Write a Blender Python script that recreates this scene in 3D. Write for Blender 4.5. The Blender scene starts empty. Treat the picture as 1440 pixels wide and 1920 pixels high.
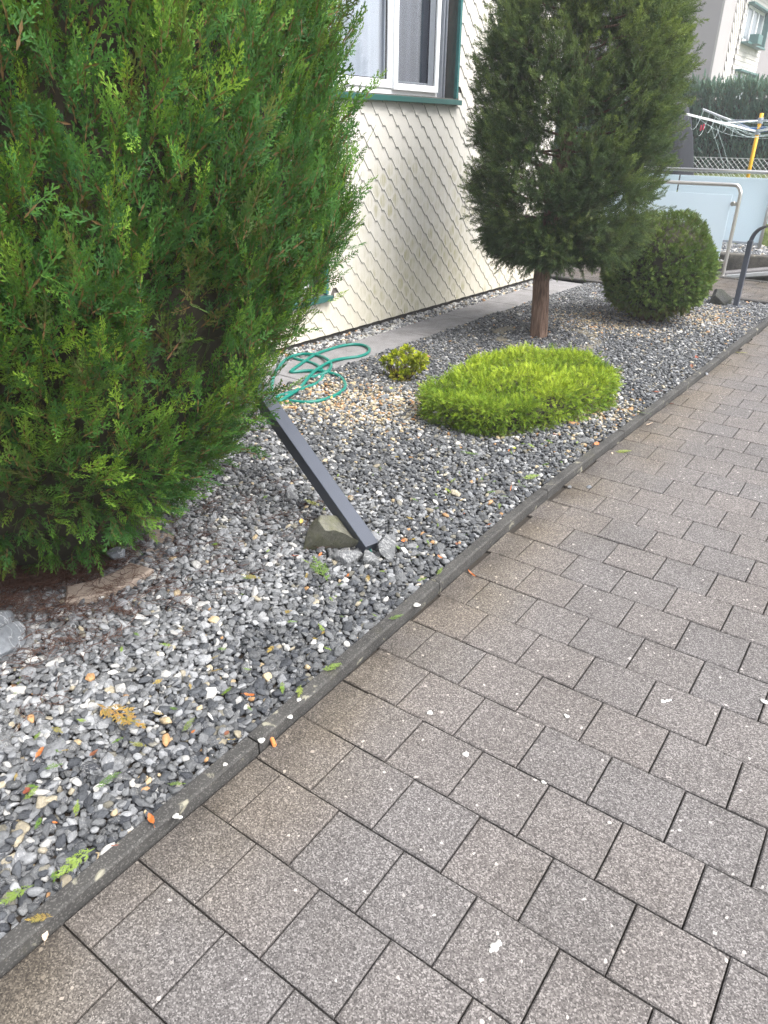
import bpy, bmesh, math, random
import numpy as np
from mathutils import Matrix, Vector, noise as mnoise

R = math.radians
rng = np.random.default_rng(7)
random.seed(7)
scene = bpy.context.scene
COL = scene.collection

# ------------------------------------------------------------------ camera, sky, sun, exposure
CAM = np.array([1.1487, -0.4141, 1.5595])
YAW, PITCH, ROLL, FPX = R(-35.209), R(27.6205), R(0.859), 1364.0
fwd = np.array([math.sin(YAW)*math.cos(PITCH), math.cos(YAW)*math.cos(PITCH), -math.sin(PITCH)])
r0 = np.array([math.cos(YAW), -math.sin(YAW), 0.0])
u0 = np.cross(r0, fwd)
rgt = r0*math.cos(ROLL) + u0*math.sin(ROLL)
upv = -r0*math.sin(ROLL) + u0*math.cos(ROLL)
cam_data = bpy.data.cameras.new('camera')
cam = bpy.data.objects.new('camera', cam_data)
COL.objects.link(cam)
cam.matrix_world = Matrix(((rgt[0], upv[0], -fwd[0], CAM[0]), (rgt[1], upv[1], -fwd[1], CAM[1]),
                           (rgt[2], upv[2], -fwd[2], CAM[2]), (0, 0, 0, 1)))
cam_data.sensor_fit = 'VERTICAL'
cam_data.sensor_height = 36.0
cam_data.lens = 36.0*FPX/1920.0
cam_data.clip_start = 0.05
cam_data.clip_end = 500.0
cam_data.dof.use_dof = True
cam_data.dof.focus_distance = 2.9
cam_data.dof.aperture_fstop = 11.0
scene.camera = cam

SUN_AZ, SUN_EL = R(88.0), R(56.0)          # azimuth from +Y towards +X
world = bpy.data.worlds.new('World')
scene.world = world
world.use_nodes = True
wn = world.node_tree
wn.nodes.clear()
w_out = wn.nodes.new('ShaderNodeOutputWorld')
w_bg = wn.nodes.new('ShaderNodeBackground')
w_sky = wn.nodes.new('ShaderNodeTexSky')
w_sky.sky_type = 'NISHITA'
w_sky.sun_disc = False
w_sky.sun_elevation = SUN_EL
w_sky.sun_rotation = SUN_AZ
w_sky.air_density = 1.0
w_sky.dust_density = 4.0
w_hs = wn.nodes.new('ShaderNodeHueSaturation')     # overcast: almost colourless sky
w_hs.inputs['Saturation'].default_value = 0.32
wn.links.new(w_sky.outputs[0], w_hs.inputs['Color'])
wn.links.new(w_hs.outputs[0], w_bg.inputs['Color'])
w_bg.inputs['Strength'].default_value = 0.15
wn.links.new(w_bg.outputs[0], w_out.inputs['Surface'])

sun_data = bpy.data.lights.new('sun', 'SUN')
sun_data.energy = 1.5
sun_data.angle = R(36)
sun_data.color = (1.0, 0.975, 0.95)
sun = bpy.data.objects.new('sun', sun_data)
COL.objects.link(sun)
sd = Vector((math.sin(SUN_AZ)*math.cos(SUN_EL), math.cos(SUN_AZ)*math.cos(SUN_EL), math.sin(SUN_EL)))
sun.rotation_euler = sd.to_track_quat('Z', 'Y').to_euler()
sun.location = (6, 2, 12)

scene.view_settings.view_transform = 'Standard'
scene.view_settings.look = 'None'
scene.view_settings.gamma = 1.0
scene.view_settings.use_curve_mapping = False
scene.view_settings.exposure = 1.55
scene.render.engine = 'CYCLES'
cy = scene.cycles
cy.use_denoising = True
try:
    cy.denoiser = 'OPENIMAGEDENOISE'
    cy.denoising_prefilter = 'NONE'
except Exception:
    pass
cy.max_bounces = 6
cy.diffuse_bounces = 3
cy.adaptive_threshold = 0.02
cy.glossy_bounces = 3
cy.transmission_bounces = 6
cy.transparent_max_bounces = 8
cy.sample_clamp_indirect = 8.0

# ------------------------------------------------------------------ helpers: view geometry
def ray(x, y):
    return fwd + (x-720)/FPX*rgt - (y-960)/FPX*upv
def gz(x, y, z=0.0):
    d = ray(x, y)
    return CAM + d*((z-CAM[2])/d[2])
def project(p):
    d = np.asarray(p, float) - CAM
    w = d @ fwd
    return 720+FPX*(d @ rgt)/w, 960-FPX*(d @ upv)/w, w

# ------------------------------------------------------------------ helpers: objects
def obj(name, mesh, mat=None, parent=None, loc=None, rot=None):
    o = bpy.data.objects.new(name, mesh)
    COL.objects.link(o)
    if mat is not None:
        mats = mat if isinstance(mat, (list, tuple)) else [mat]
        mesh.materials.clear()
        for m in mats:
            mesh.materials.append(m)
    if parent is not None:
        o.parent = parent
    if loc is not None:
        o.location = loc
    if rot is not None:
        o.rotation_euler = rot
    return o
def empty(name, loc=(0, 0, 0), rz=0.0):
    o = bpy.data.objects.new(name, None)
    COL.objects.link(o)
    o.location = loc
    o.rotation_euler = (0, 0, rz)
    o.empty_display_size = 0.1
    return o
def tag(o, label=None, cat=None, group=None, kind=None):
    if label: o['label'] = label
    if cat: o['category'] = cat
    if group: o['group'] = group
    if kind: o['kind'] = kind
    return o
def mesh_from(name, V, F, smooth=False):
    me = bpy.data.meshes.new(name)
    me.from_pydata([tuple(map(float, v)) for v in V], [], [tuple(map(int, f)) for f in F])
    if smooth:
        me.polygons.foreach_set('use_smooth', [True]*len(me.polygons))
    me.update()
    return me
def mesh_np(name, V, loops, starts, smooth=False):
    """fast mesh: V (n,3); loops flat vertex indices; starts polygon starts"""
    me = bpy.data.meshes.new(name)
    me.vertices.add(len(V))
    me.vertices.foreach_set('co', np.asarray(V, np.float32).ravel())
    me.loops.add(len(loops))
    me.loops.foreach_set('vertex_index', np.asarray(loops, np.int32))
    me.polygons.add(len(starts))
    me.polygons.foreach_set('loop_start', np.asarray(starts, np.int32))
    me.update(calc_edges=True)
    if smooth:
        me.polygons.foreach_set('use_smooth', np.ones(len(starts), bool))
    me.validate()
    return me
class MB:
    def __init__(s):
        s.V, s.F, s.M = [], [], []
    def add(s, V, F, m=0):
        n = len(s.V)
        s.V += [tuple(v) for v in V]
        s.F += [tuple(i+n for i in f) for f in F]
        s.M += [m]*len(F)
        return s
    def box(s, a, b, m=0):
        x0, y0, z0 = a; x1, y1, z1 = b
        return s.add([(x0,y0,z0),(x1,y0,z0),(x1,y1,z0),(x0,y1,z0),(x0,y0,z1),(x1,y0,z1),(x1,y1,z1),(x0,y1,z1)],
                     [(0,3,2,1),(4,5,6,7),(0,1,5,4),(1,2,6,5),(2,3,7,6),(3,0,4,7)], m)
    def tube(s, P, rad, n=10, m=0, cap=True):
        P = [Vector(p) for p in P]
        k = len(P)
        rad = rad if isinstance(rad, (list, tuple)) else [rad]*k
        T = [((P[min(i+1, k-1)]-P[max(i-1, 0)]).normalized()) for i in range(k)]
        ref = Vector((0, 0, 1)) if abs(T[0].z) < 0.9 else Vector((1, 0, 0))
        nx = T[0].cross(ref).normalized()
        V = []
        for i in range(k):
            nx = (nx - T[i]*nx.dot(T[i])).normalized()
            ny = T[i].cross(nx)
            for a in range(n):
                c = 2*math.pi*a/n
                V.append(P[i] + (nx*math.cos(c)+ny*math.sin(c))*rad[i])
        F = []
        for i in range(k-1):
            for a in range(n):
                b = (a+1) % n
                F.append((i*n+a, i*n+b, (i+1)*n+b, (i+1)*n+a))
        if cap:
            F.append(tuple(range(n-1, -1, -1)))
            F.append(tuple((k-1)*n+a for a in range(n)))
        return s.add(V, F, m)
    def mesh(s, name, bevel=0.0, smooth=False, seg=1):
        me = bpy.data.meshes.new(name)
        me.from_pydata(s.V, [], s.F)
        me.polygons.foreach_set('material_index', s.M)
        if bevel > 0:
            bm = bmesh.new(); bm.from_mesh(me)
            bmesh.ops.bevel(bm, geom=list(bm.edges), offset=bevel, segments=seg, profile=0.5, affect='EDGES', clamp_overlap=True)
            bm.to_mesh(me); bm.free()
        if smooth:
            me.polygons.foreach_set('use_smooth', [True]*len(me.polygons))
        me.update()
        return me
def smooth_curve(P, n=8, closed=False):
    """Catmull-Rom through points"""
    P = [np.array(p, float) for p in P]
    out = []
    for i in range(len(P)-1):
        p0 = P[max(i-1, 0)]; p1 = P[i]; p2 = P[i+1]; p3 = P[min(i+2, len(P)-1)]
        for k in range(n):
            t = k/n
            out.append(0.5*((2*p1)+(p2-p0)*t+(2*p0-5*p1+4*p2-p3)*t*t+(3*p1-p0-3*p2+p3)*t**3))
    out.append(P[-1])
    return out

# ------------------------------------------------------------------ helpers: materials
class NT:
    def __init__(s, name):
        s.m = bpy.data.materials.new(name)
        s.m.use_nodes = True
        s.t = s.m.node_tree
        s.t.nodes.clear()
        s.out = s.t.nodes.new('ShaderNodeOutputMaterial')
    def n(s, typ, **kw):
        nd = s.t.nodes.new(typ)
        for k, v in kw.items():
            setattr(nd, k, v)
        return nd
    def l(s, a, b):
        s.t.links.new(a, b)
    def val(s, sock, v):
        if hasattr(v, 'is_output'):
            s.l(v, sock)
        else:
            sock.default_value = v
    def pos(s):
        return s.n('ShaderNodeNewGeometry').outputs['Position']
    def objco(s):
        return s.n('ShaderNodeTexCoord').outputs['Object']
    def noise(s, co, scale, detail=4.0, rough=0.55, dist=0.0):
        nd = s.n('ShaderNodeTexNoise')
        s.l(co, nd.inputs['Vector'])
        nd.inputs['Scale'].default_value = scale
        nd.inputs['Detail'].default_value = detail
        nd.inputs['Roughness'].default_value = rough
        nd.inputs['Distortion'].default_value = dist
        return nd.outputs['Fac']
    def vor(s, co, scale, out='Color', feature='F1', rnd=1.0):
        nd = s.n('ShaderNodeTexVoronoi', feature=feature)
        s.l(co, nd.inputs['Vector'])
        nd.inputs['Scale'].default_value = scale
        nd.inputs['Randomness'].default_value = rnd
        return nd.outputs[out]
    def map(s, v, a, b, c=0.0, d=1.0, smooth=False):
        nd = s.n('ShaderNodeMapRange')
        if smooth: nd.interpolation_type = 'SMOOTHSTEP'
        s.val(nd.inputs[0], v)
        for i, q in enumerate((a, b, c, d)):
            nd.inputs[i+1].default_value = q
        return nd.outputs[0]
    def math(s, op, a, b=0.0):
        nd = s.n('ShaderNodeMath', operation=op)
        s.val(nd.inputs[0], a); s.val(nd.inputs[1], b)
        return nd.outputs[0]
    def mix(s, f, a, b, mode='MIX'):
        nd = s.n('ShaderNodeMix', data_type='RGBA', blend_type=mode)
        s.val(nd.inputs[0], f)
        for k, v in ((6, a), (7, b)):
            if not hasattr(v, 'is_output') and len(v) == 3: v = (*v, 1.0)
            s.val(nd.inputs[k], v)
        return nd.outputs[2]
    def ramp(s, f, stops):
        nd = s.n('ShaderNodeValToRGB')
        s.val(nd.inputs[0], f)
        cr = nd.color_ramp
        while len(cr.elements) < len(stops): cr.elements.new(0.5)
        for e, (p, c) in zip(cr.elements, stops):
            e.position = p; e.color = (*c, 1.0)
        return nd.outputs[0]
    def scaled(s, co, sc):
        nd = s.n('ShaderNodeMapping')
        s.l(co, nd.inputs['Vector'])
        nd.inputs['Scale'].default_value = sc
        return nd.outputs[0]
    def attr(s, name, typ='GEOMETRY', out='Fac'):
        nd = s.n('ShaderNodeAttribute', attribute_type=typ)
        nd.attribute_name = name
        return nd.outputs[out]
    def bump(s, h, strength=0.3, dist=0.01):
        nd = s.n('ShaderNodeBump')
        nd.inputs['Strength'].default_value = strength
        nd.inputs['Distance'].default_value = dist
        s.l(h, nd.inputs['Height'])
        return nd.outputs[0]
    def done(s, col, rough=0.8, spec=0.4, metal=0.0, normal=None, **kw):
        p = s.n('ShaderNodeBsdfPrincipled')
        if not hasattr(col, 'is_output') and len(col) == 3: col = (*col, 1.0)
        s.val(p.inputs['Base Color'], col)
        s.val(p.inputs['Roughness'], rough)
        p.inputs['Specular IOR Level'].default_value = spec
        p.inputs['Metallic'].default_value = metal
        for k, v in kw.items():
            s.val(p.inputs[k], v)
        if normal is not None: s.l(normal, p.inputs['Normal'])
        s.l(p.outputs[0], s.out.inputs['Surface'])
        s.p = p
        return s.m

def m_plain(name, col, rough=0.6, metal=0.0, spec=0.4, var=0.15, scale=30.0):
    t = NT(name)
    f = t.noise(t.pos(), scale, 4)
    dark = tuple(c*(1-var) for c in col); light = tuple(min(1, c*(1+var)) for c in col)
    return t.done(t.mix(f, dark, light), rough, spec, metal)

def m_paver():
    t = NT('exposed_aggregate_paver')
    co = t.pos()
    rnd = t.n('ShaderNodeObjectInfo').outputs['Random']
    cell = t.vor(co, 340.0)
    g = t.n('ShaderNodeSeparateColor'); t.l(cell, g.inputs[0])
    fine = t.ramp(g.outputs[0], [(0.0, (0.054, 0.049, 0.048)), (0.35, (0.102, 0.094, 0.091)), (0.75, (0.163, 0.151, 0.146)), (1.0, (0.285, 0.268, 0.260))])
    cell2 = t.vor(co, 130.0)
    g2 = t.n('ShaderNodeSeparateColor'); t.l(cell2, g2.inputs[0])
    fine = t.mix(t.map(g2.outputs[1], 0.994, 0.998), fine, (0.42, 0.39, 0.37))
    per = t.mix(rnd, (0.93, 0.94, 0.95), (1.04, 1.02, 1.0))
    c = t.mix(1.0, fine, per, 'MULTIPLY')
    big = t.noise(co, 2.3, 5, 0.6)
    c = t.mix(t.map(big, 0.42, 0.72, 0, 0.45), c, (0.60, 0.585, 0.56), 'MULTIPLY')
    c = t.mix(t.map(t.noise(co, 9.0, 6, 0.7, 0.8), 0.58, 0.78, 0, 0.5), c, (0.58, 0.55, 0.5), 'MULTIPLY')
    # browner, mossier stones along the kerb: algae film, widest beside the bed
    sx = t.n('ShaderNodeSeparateXYZ'); t.l(co, sx.inputs[0])
    edge = t.math('MULTIPLY', t.map(sx.outputs[0], 0.05, 0.45, 1.0, 0.0, True), t.map(t.noise(co, 1.7, 4), 0.3, 0.6))
    c = t.mix(t.math('MULTIPLY', edge, 0.8), c, (0.93, 0.84, 0.66), 'MULTIPLY')
    edge2 = t.math('MULTIPLY', t.map(sx.outputs[0], 0.0, 0.16, 1.0, 0.0, True), t.map(t.noise(co, 4.0, 4), 0.3, 0.6))
    c = t.mix(t.math('MULTIPLY', edge2, 0.75), c, (0.42, 0.41, 0.4), 'MULTIPLY')
    bh = t.math('ADD', g.outputs[0], t.math('MULTIPLY', t.noise(co, 520, 2), 0.7))
    return t.done(c, 0.85, 0.3, normal=t.bump(bh, 0.5, 0.002))

def m_concrete(name, a, b, lichen=0.0, speck=0.3):
    t = NT(name)
    co = t.pos()
    f = t.noise(co, 7.0, 8, 0.65)
    c = t.mix(t.map(f, 0.3, 0.7), a, b)
    g = t.n('ShaderNodeSeparateColor'); t.l(t.vor(co, 330.0), g.inputs[0])
    c = t.mix(t.math('MULTIPLY', t.map(g.outputs[0], 0.75, 1.0), speck), c, (0.5, 0.48, 0.45))
    if lichen > 0:
        lv = t.noise(co, 14.0, 5, 0.6, 0.6)
        c = t.mix(t.math('MULTIPLY', t.map(lv, 0.62, 0.68), lichen), c, (0.42, 0.4, 0.3))
        lv2 = t.noise(co, 5.0, 6, 0.7)
        c = t.mix(t.math('MULTIPLY', t.map(lv2, 0.58, 0.75), 0.5*lichen), c, (0.14, 0.13, 0.07))
    return t.done(c, 0.9, 0.25, normal=t.bump(t.math('ADD', g.outputs[1], f), 0.4, 0.003))

def m_shingle():
    t = NT('cream_fibre_cement')
    co = t.pos()
    uv = t.n('ShaderNodeUVMap').outputs[0]
    s = t.n('ShaderNodeSeparateXYZ'); t.l(uv, s.inputs[0])
    sp = t.n('ShaderNodeSeparateXYZ'); t.l(co, sp.inputs[0])
    base = t.mix(t.noise(co, 1.3, 3), (0.55, 0.53, 0.485), (0.62, 0.60, 0.555))
    base = t.mix(t.math('MULTIPLY', t.map(sp.outputs[2], 1.1, 0.1, 0, 1, True), 0.6), base, (0.56, 0.52, 0.41))
    # algae drips: oval on each plate, streaked vertically, in patches of the wall
    dx = t.math('DIVIDE', s.outputs[0], 0.052)
    dz = t.math('DIVIDE', t.math('SUBTRACT', s.outputs[1], 0.07), 0.062)
    rr = t.math('SQRT', t.math('ADD', t.math('MULTIPLY', dx, dx), t.math('MULTIPLY', dz, dz)))
    oval = t.map(rr, 1.05, 0.55, 0, 1, True)
    streak = t.map(t.noise(t.scaled(co, (60, 60, 5)), 1.0, 3, 0.6), 0.42, 0.62)
    patch = t.map(t.math('ADD', t.math('MULTIPLY', t.noise(co, 1.9, 4, 0.6), .7), t.math('MULTIPLY', t.noise(co, 7.0, 2, 0.6), .3)), 0.42, 0.60)
    height = t.math('MULTIPLY', t.map(sp.outputs[2], 1.65, 1.1, 0, 1, True), t.map(sp.outputs[1], 4.3, 5.2, 0.25, 1.0, True))
    up = t.map(sp.outputs[1], 5.7, 6.6, 0, 0.8, True)
    st = t.math('MULTIPLY', t.math('MULTIPLY', oval, patch), t.math('MAXIMUM', height, up))
    st = t.math('MULTIPLY', st, t.math('ADD', 0.2, t.math('MULTIPLY', streak, 0.8)))
    c = t.mix(t.math('MULTIPLY', st, 1.0), base, (0.33, 0.31, 0.17))
    fs = t.math('MULTIPLY', t.map(t.noise(t.scaled(co, (25, 25, 2.2)), 1.0, 4), 0.5, 0.75), t.math('MULTIPLY', t.math('MAXIMUM', height, up), 0.42))
    c = t.mix(fs, c, (0.40, 0.37, 0.25))
    return t.done(c, 0.75, 0.3, normal=t.bump(t.noise(co, 160, 4), 0.08, 0.002))

def m_foliage(name, dark, mid, light, twig=(0.16, 0.075, 0.035), dead=(0.15, 0.085, 0.035), trans=0.15):
    t = NT(name)
    tint = t.attr('tint', 'INSTANCER')
    old = t.attr('old', 'INSTANCER')
    tip = t.attr('tip')
    wood = t.attr('wood')
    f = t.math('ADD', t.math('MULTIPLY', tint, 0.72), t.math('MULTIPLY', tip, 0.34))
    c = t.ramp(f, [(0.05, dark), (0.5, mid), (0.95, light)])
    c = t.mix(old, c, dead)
    c = t.mix(wood, c, twig)
    p = t.n('ShaderNodeBsdfPrincipled')
    t.l(c, p.inputs['Base Color'])
    p.inputs['Roughness'].default_value = 0.6
    p.inputs['Specular IOR Level'].default_value = 0.18
    tr = t.n('ShaderNodeBsdfTranslucent')
    t.l(t.mix(0.5, c, (0.25, 0.35, 0.03), 'MIX'), tr.inputs['Color'])
    mx = t.n('ShaderNodeMixShader')
    mx.inputs[0].default_value = trans
    t.l(p.outputs[0], mx.inputs[1]); t.l(tr.outputs[0], mx.inputs[2])
    t.l(mx.outputs[0], t.out.inputs['Surface'])
    return t.m

def m_gravel():
    t = NT('crushed_stone')
    tint = t.attr('stone', 'INSTANCER', 'Color')
    rnd = t.attr('tint', 'INSTANCER')
    co = t.objco()
    off = t.n('ShaderNodeVectorMath', operation='ADD')
    t.l(co, off.inputs[0])
    cx = t.n('ShaderNodeCombineXYZ'); t.l(t.math('MULTIPLY', rnd, 31.0), cx.inputs[0]); t.l(t.math('MULTIPLY', rnd, 57.0), cx.inputs[1])
    t.l(cx.outputs[0], off.inputs[1])
    v = off.outputs[0]
    f = t.noise(v, 1.6, 5, 0.65)
    c = t.mix(1.0, tint, t.ramp(f, [(0.25, (0.62, 0.62, 0.62)), (0.75, (1.3, 1.3, 1.3))]), 'MULTIPLY')
    vein = t.noise(t.scaled(v, (1, 2.2, 1)), 1.1, 3, 0.6, 1.4)
    vm = t.math('MULTIPLY', t.map(t.math('ABSOLUTE', t.math('SUBTRACT', vein, 0.5)), 0.018, 0.0), t.map(rnd, 0.5, 0.8))
    c = t.mix(t.math('MULTIPLY', vm, 0.8), c, (0.5, 0.49, 0.47))
    return t.done(c, 0.62, 0.4, normal=t.bump(t.noise(v, 5.0, 5), 0.35, 0.08))

def m_rock(name, a, b, vein=(0.5, 0.5, 0.5), va=0.5, moss=None, scale=6.0):
    t = NT(name)
    co = t.pos()
    f = t.noise(co, scale, 8, 0.65)
    c = t.mix(t.map(f, 0.3, 0.7), a, b)
    c = t.mix(t.math('MULTIPLY', t.map(t.noise(co, scale*7, 5), 0.35, 0.65), 0.3), c, tuple(x*0.5 for x in a))
    vv = t.noise(t.scaled(co, (1, 1.8, 0.7)), scale*1.5, 4, 0.6, 1.6)
    c = t.mix(t.math('MULTIPLY', t.map(t.math('ABSOLUTE', t.math('SUBTRACT', vv, 0.5)), 0.02, 0.0), va), c, vein)
    if moss:
        c = t.mix(t.math('MULTIPLY', t.map(t.noise(co, scale*2, 5), 0.42, 0.62), 0.75), c, moss)
    return t.done(c, 0.8, 0.3, normal=t.bump(t.noise(co, scale*6, 8, 0.7), 0.7, 0.012))

def m_bark():
    t = NT('reddish_bark')
    co = t.pos()
    v = t.noise(t.scaled(co, (90, 90, 7)), 1.0, 6, 0.6)
    c = t.ramp(v, [(0.3, (0.045, 0.029, 0.022)), (0.5, (0.15, 0.095, 0.07)), (0.72, (0.28, 0.195, 0.15))])
    return t.done(c, 0.9, 0.2, normal=t.bump(v, 0.9, 0.012))

def m_leaf(name, a, b):
    t = NT(name)
    c = t.mix(t.noise(t.pos(), 60, 4), a, b)
    return t.done(c, 0.5, 0.4)

def m_glass_frost():
    t = NT('frosted_glass')
    p = t.n('ShaderNodeBsdfPrincipled')
    p.inputs['Base Color'].default_value = (0.80, 0.90, 0.96, 1)
    p.inputs['Roughness'].default_value = 0.35
    tr = t.n('ShaderNodeBsdfTranslucent'); tr.inputs['Color'].default_value = (0.82, 0.91, 0.96, 1)
    mx = t.n('ShaderNodeMixShader'); mx.inputs[0].default_value = 0.4
    t.l(p.outputs[0], mx.inputs[1]); t.l(tr.outputs[0], mx.inputs[2])
    t.l(mx.outputs[0], t.out.inputs['Surface'])
    return t.m

def m_window_glass():
    t = NT('window_glass')
    g = t.n('ShaderNodeBsdfGlossy'); g.inputs['Roughness'].default_value = 0.02
    tp = t.n('ShaderNodeBsdfTransparent'); tp.inputs['Color'].default_value = (0.9, 0.92, 0.94, 1)
    fr = t.n('ShaderNodeLayerWeight'); fr.inputs['Blend'].default_value = 0.5
    mx = t.n('ShaderNodeMixShader')
    t.l(t.math('ADD', t.math('MULTIPLY', t.math('POWER', fr.outputs['Facing'], 4.0), 0.7), 0.09), mx.inputs[0])
    t.l(tp.outputs[0], mx.inputs[1]); t.l(g.outputs[0], mx.inputs[2])
    t.l(mx.outputs[0], t.out.inputs['Surface'])
    return t.m

def m_grass():
    t = NT('lawn_grass')
    co = t.pos()
    c = t.ramp(t.noise(co, 9, 6, 0.7), [(0.3, (0.05, 0.07, 0.02)), (0.55, (0.10, 0.13, 0.035)), (0.75, (0.2, 0.19, 0.07))])
    return t.done(c, 0.9, 0.2, normal=t.bump(t.noise(co, 90, 4), 0.8, 0.03))

def m_soil():
    t = NT('dark_soil')
    co = t.pos()
    c = t.ramp(t.noise(co, 40, 6, 0.7), [(0.3, (0.018, 0.014, 0.011)), (0.7, (0.06, 0.048, 0.038))])
    return t.done(c, 0.95, 0.1, normal=t.bump(t.noise(co, 120, 5), 0.8, 0.01))

MAT = dict(
    paver=m_paver(), soil=m_soil(), grass=m_grass(),
    joint=m_plain('joint_sand', (0.03, 0.025, 0.02), 0.95, var=0.4, scale=120),
    kerb=m_concrete('weathered_kerb_concrete', (0.035, 0.034, 0.033), (0.068, 0.066, 0.062), 0.5, 0.16),
    slab=m_concrete('grey_slab_concrete', (0.15, 0.145, 0.145), (0.24, 0.235, 0.24), 0.0, 0.35),
    edging=m_concrete('tan_edging_concrete', (0.21, 0.165, 0.13), (0.35, 0.285, 0.235), 0.3, 0.25),
    ringedge=m_concrete('mossy_edging_concrete', (0.11, 0.10, 0.075), (0.20, 0.175, 0.13), 0.4, 0.1),
    oldwall=m_concrete('mossy_old_concrete', (0.035, 0.033, 0.03), (0.14, 0.13, 0.11), 0.9, 0.2),
    shingle=m_shingle(),
    shingle_edge=m_plain('shadow_toned_shingle_edge', (0.15, 0.135, 0.118), 0.9),  # shadow gap below each plate, put into its edge colour
    backing=m_plain('wall_backing', (0.12, 0.11, 0.1), 0.9),
    plinth=m_plain('dark_plinth', (0.06, 0.055, 0.05), 0.9),
    green=m_plain('dark_green_paint', (0.024, 0.125, 0.122), 0.45, var=0.08, scale=4),
    greenlight=m_plain('green_sill_paint', (0.030, 0.105, 0.095), 0.4, var=0.08, scale=4),
    pvc=m_plain('white_frame_paint', (0.8, 0.82, 0.84), 0.35, var=0.02),
    gasket=m_plain('black_gasket', (0.02, 0.02, 0.025), 0.6),
    aluminium=m_plain('grey_rail_metal', (0.42, 0.45, 0.5), 0.4, 0.6),
    winglass=m_window_glass(),
    room=m_plain('dim_room', (0.10, 0.10, 0.11), 0.9),
    anthracite=m_plain('anthracite_powder_coat', (0.062, 0.070, 0.090), 0.40, 0.0, 0.5, 0.04, 8),
    steel=m_plain('brushed_steel', (0.62, 0.61, 0.59), 0.28, 0.9, var=0.06),
    frost=m_glass_frost(),
    hose=m_plain('green_hose_rubber', (0.006, 0.155, 0.12), 0.35, var=0.08),
    bark=m_bark(),
    twig=m_plain('brown_twig', (0.09, 0.055, 0.035), 0.9, var=0.4),
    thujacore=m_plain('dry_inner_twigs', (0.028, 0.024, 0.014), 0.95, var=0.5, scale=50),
    gravel=m_gravel(),
    rock_olive=m_rock('olive_boulder', (0.095, 0.094, 0.075), (0.20, 0.196, 0.155), (0.27, 0.265, 0.22), 0.3, (0.105, 0.108, 0.058), 7),
    rock_grey=m_rock('grey_limestone', (0.10, 0.105, 0.11), (0.22, 0.225, 0.23), (0.55, 0.55, 0.54), 0.6, None, 9),
    rock_blue=m_rock('blue_grey_limestone', (0.15, 0.163, 0.18), (0.26, 0.275, 0.29), (0.6, 0.6, 0.6), 0.6, None, 5),
    rock_dark=m_rock('dark_mossy_stone', (0.035, 0.037, 0.035), (0.10, 0.10, 0.095), (0.2, 0.2, 0.18), 0.3, (0.05, 0.055, 0.035), 8),
    white_mark=m_plain('white_droppings', (0.62, 0.61, 0.57), 0.8, var=0.15, scale=120),
    orange=m_plain('orange_foam', (0.62, 0.22, 0.07), 0.8),
    yellowpole=m_plain('yellow_pole_paint', (0.72, 0.40, 0.02), 0.4, var=0.05),
    cordblue=m_plain('blue_cord', (0.04, 0.12, 0.3), 0.7),
    cordpale=m_plain('pale_line_cord', (0.5, 0.6, 0.6), 0.7),
    wire=m_plain('galvanised_wire', (0.5, 0.52, 0.52), 0.5, 0.3),
    pegred=m_plain('red_peg_plastic', (0.6, 0.05, 0.1), 0.4),
    tarp=m_plain('dark_grey_cover', (0.028, 0.030, 0.036), 0.7, 0.0, 0.15, var=0.25, scale=3),
    plaster_grey=m_plain('grey_beige_plaster', (0.27, 0.252, 0.258), 0.9, var=0.05, scale=2),
    plaster_pale=m_plain('pale_plaster', (0.36, 0.34, 0.34), 0.9, var=0.05, scale=2),
    farpane=m_plain('far_window_pane', (0.2, 0.23, 0.25), 0.1, 0.0, 0.6),
    fargreen=m_plain('far_green_shutter', (0.06, 0.14, 0.13), 0.5),
    roof=m_plain('brown_roof_tile', (0.16, 0.09, 0.07), 0.8),
    needle=m_plain('dry_brown_needles', (0.075, 0.037, 0.025), 0.9, var=0.5, scale=40),
    zinc=m_plain('pale_zinc_strip', (0.6, 0.62, 0.64), 0.35, 0.4),
)

# ------------------------------------------------------------------ helpers: prisms, scatter, sprays
def inset_poly(P, d):
    P = [np.array(p, float) for p in P]
    n = len(P); out = []
    for i in range(n):
        a, b, c = P[i-1], P[i], P[(i+1) % n]
        e1 = (b-a)/np.linalg.norm(b-a); e2 = (c-b)/np.linalg.norm(c-b)
        n1 = np.array([-e1[1], e1[0]]); n2 = np.array([-e2[1], e2[0]])
        m = n1+n2
        m = m/max(1e-6, (m@n1))
        out.append(b+m*d)
    return out
def prism(P, z0, z1, ch=0.003):
    """counter-clockwise outline P, chamfered top edge -> V, F"""
    n = len(P)
    T = inset_poly(P, ch) if ch > 0 else P
    V = [(p[0], p[1], z0) for p in P] + [(p[0], p[1], z1-ch) for p in P] + [(p[0], p[1], z1) for p in T]
    F = [tuple(range(n-1, -1, -1)), tuple(2*n+i for i in range(n))]
    for k in (0, 1):
        for i in range(n):
            j = (i+1) % n
            F.append((k*n+i, k*n+j, (k+1)*n+j, (k+1)*n+i))
    return V, F

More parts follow.
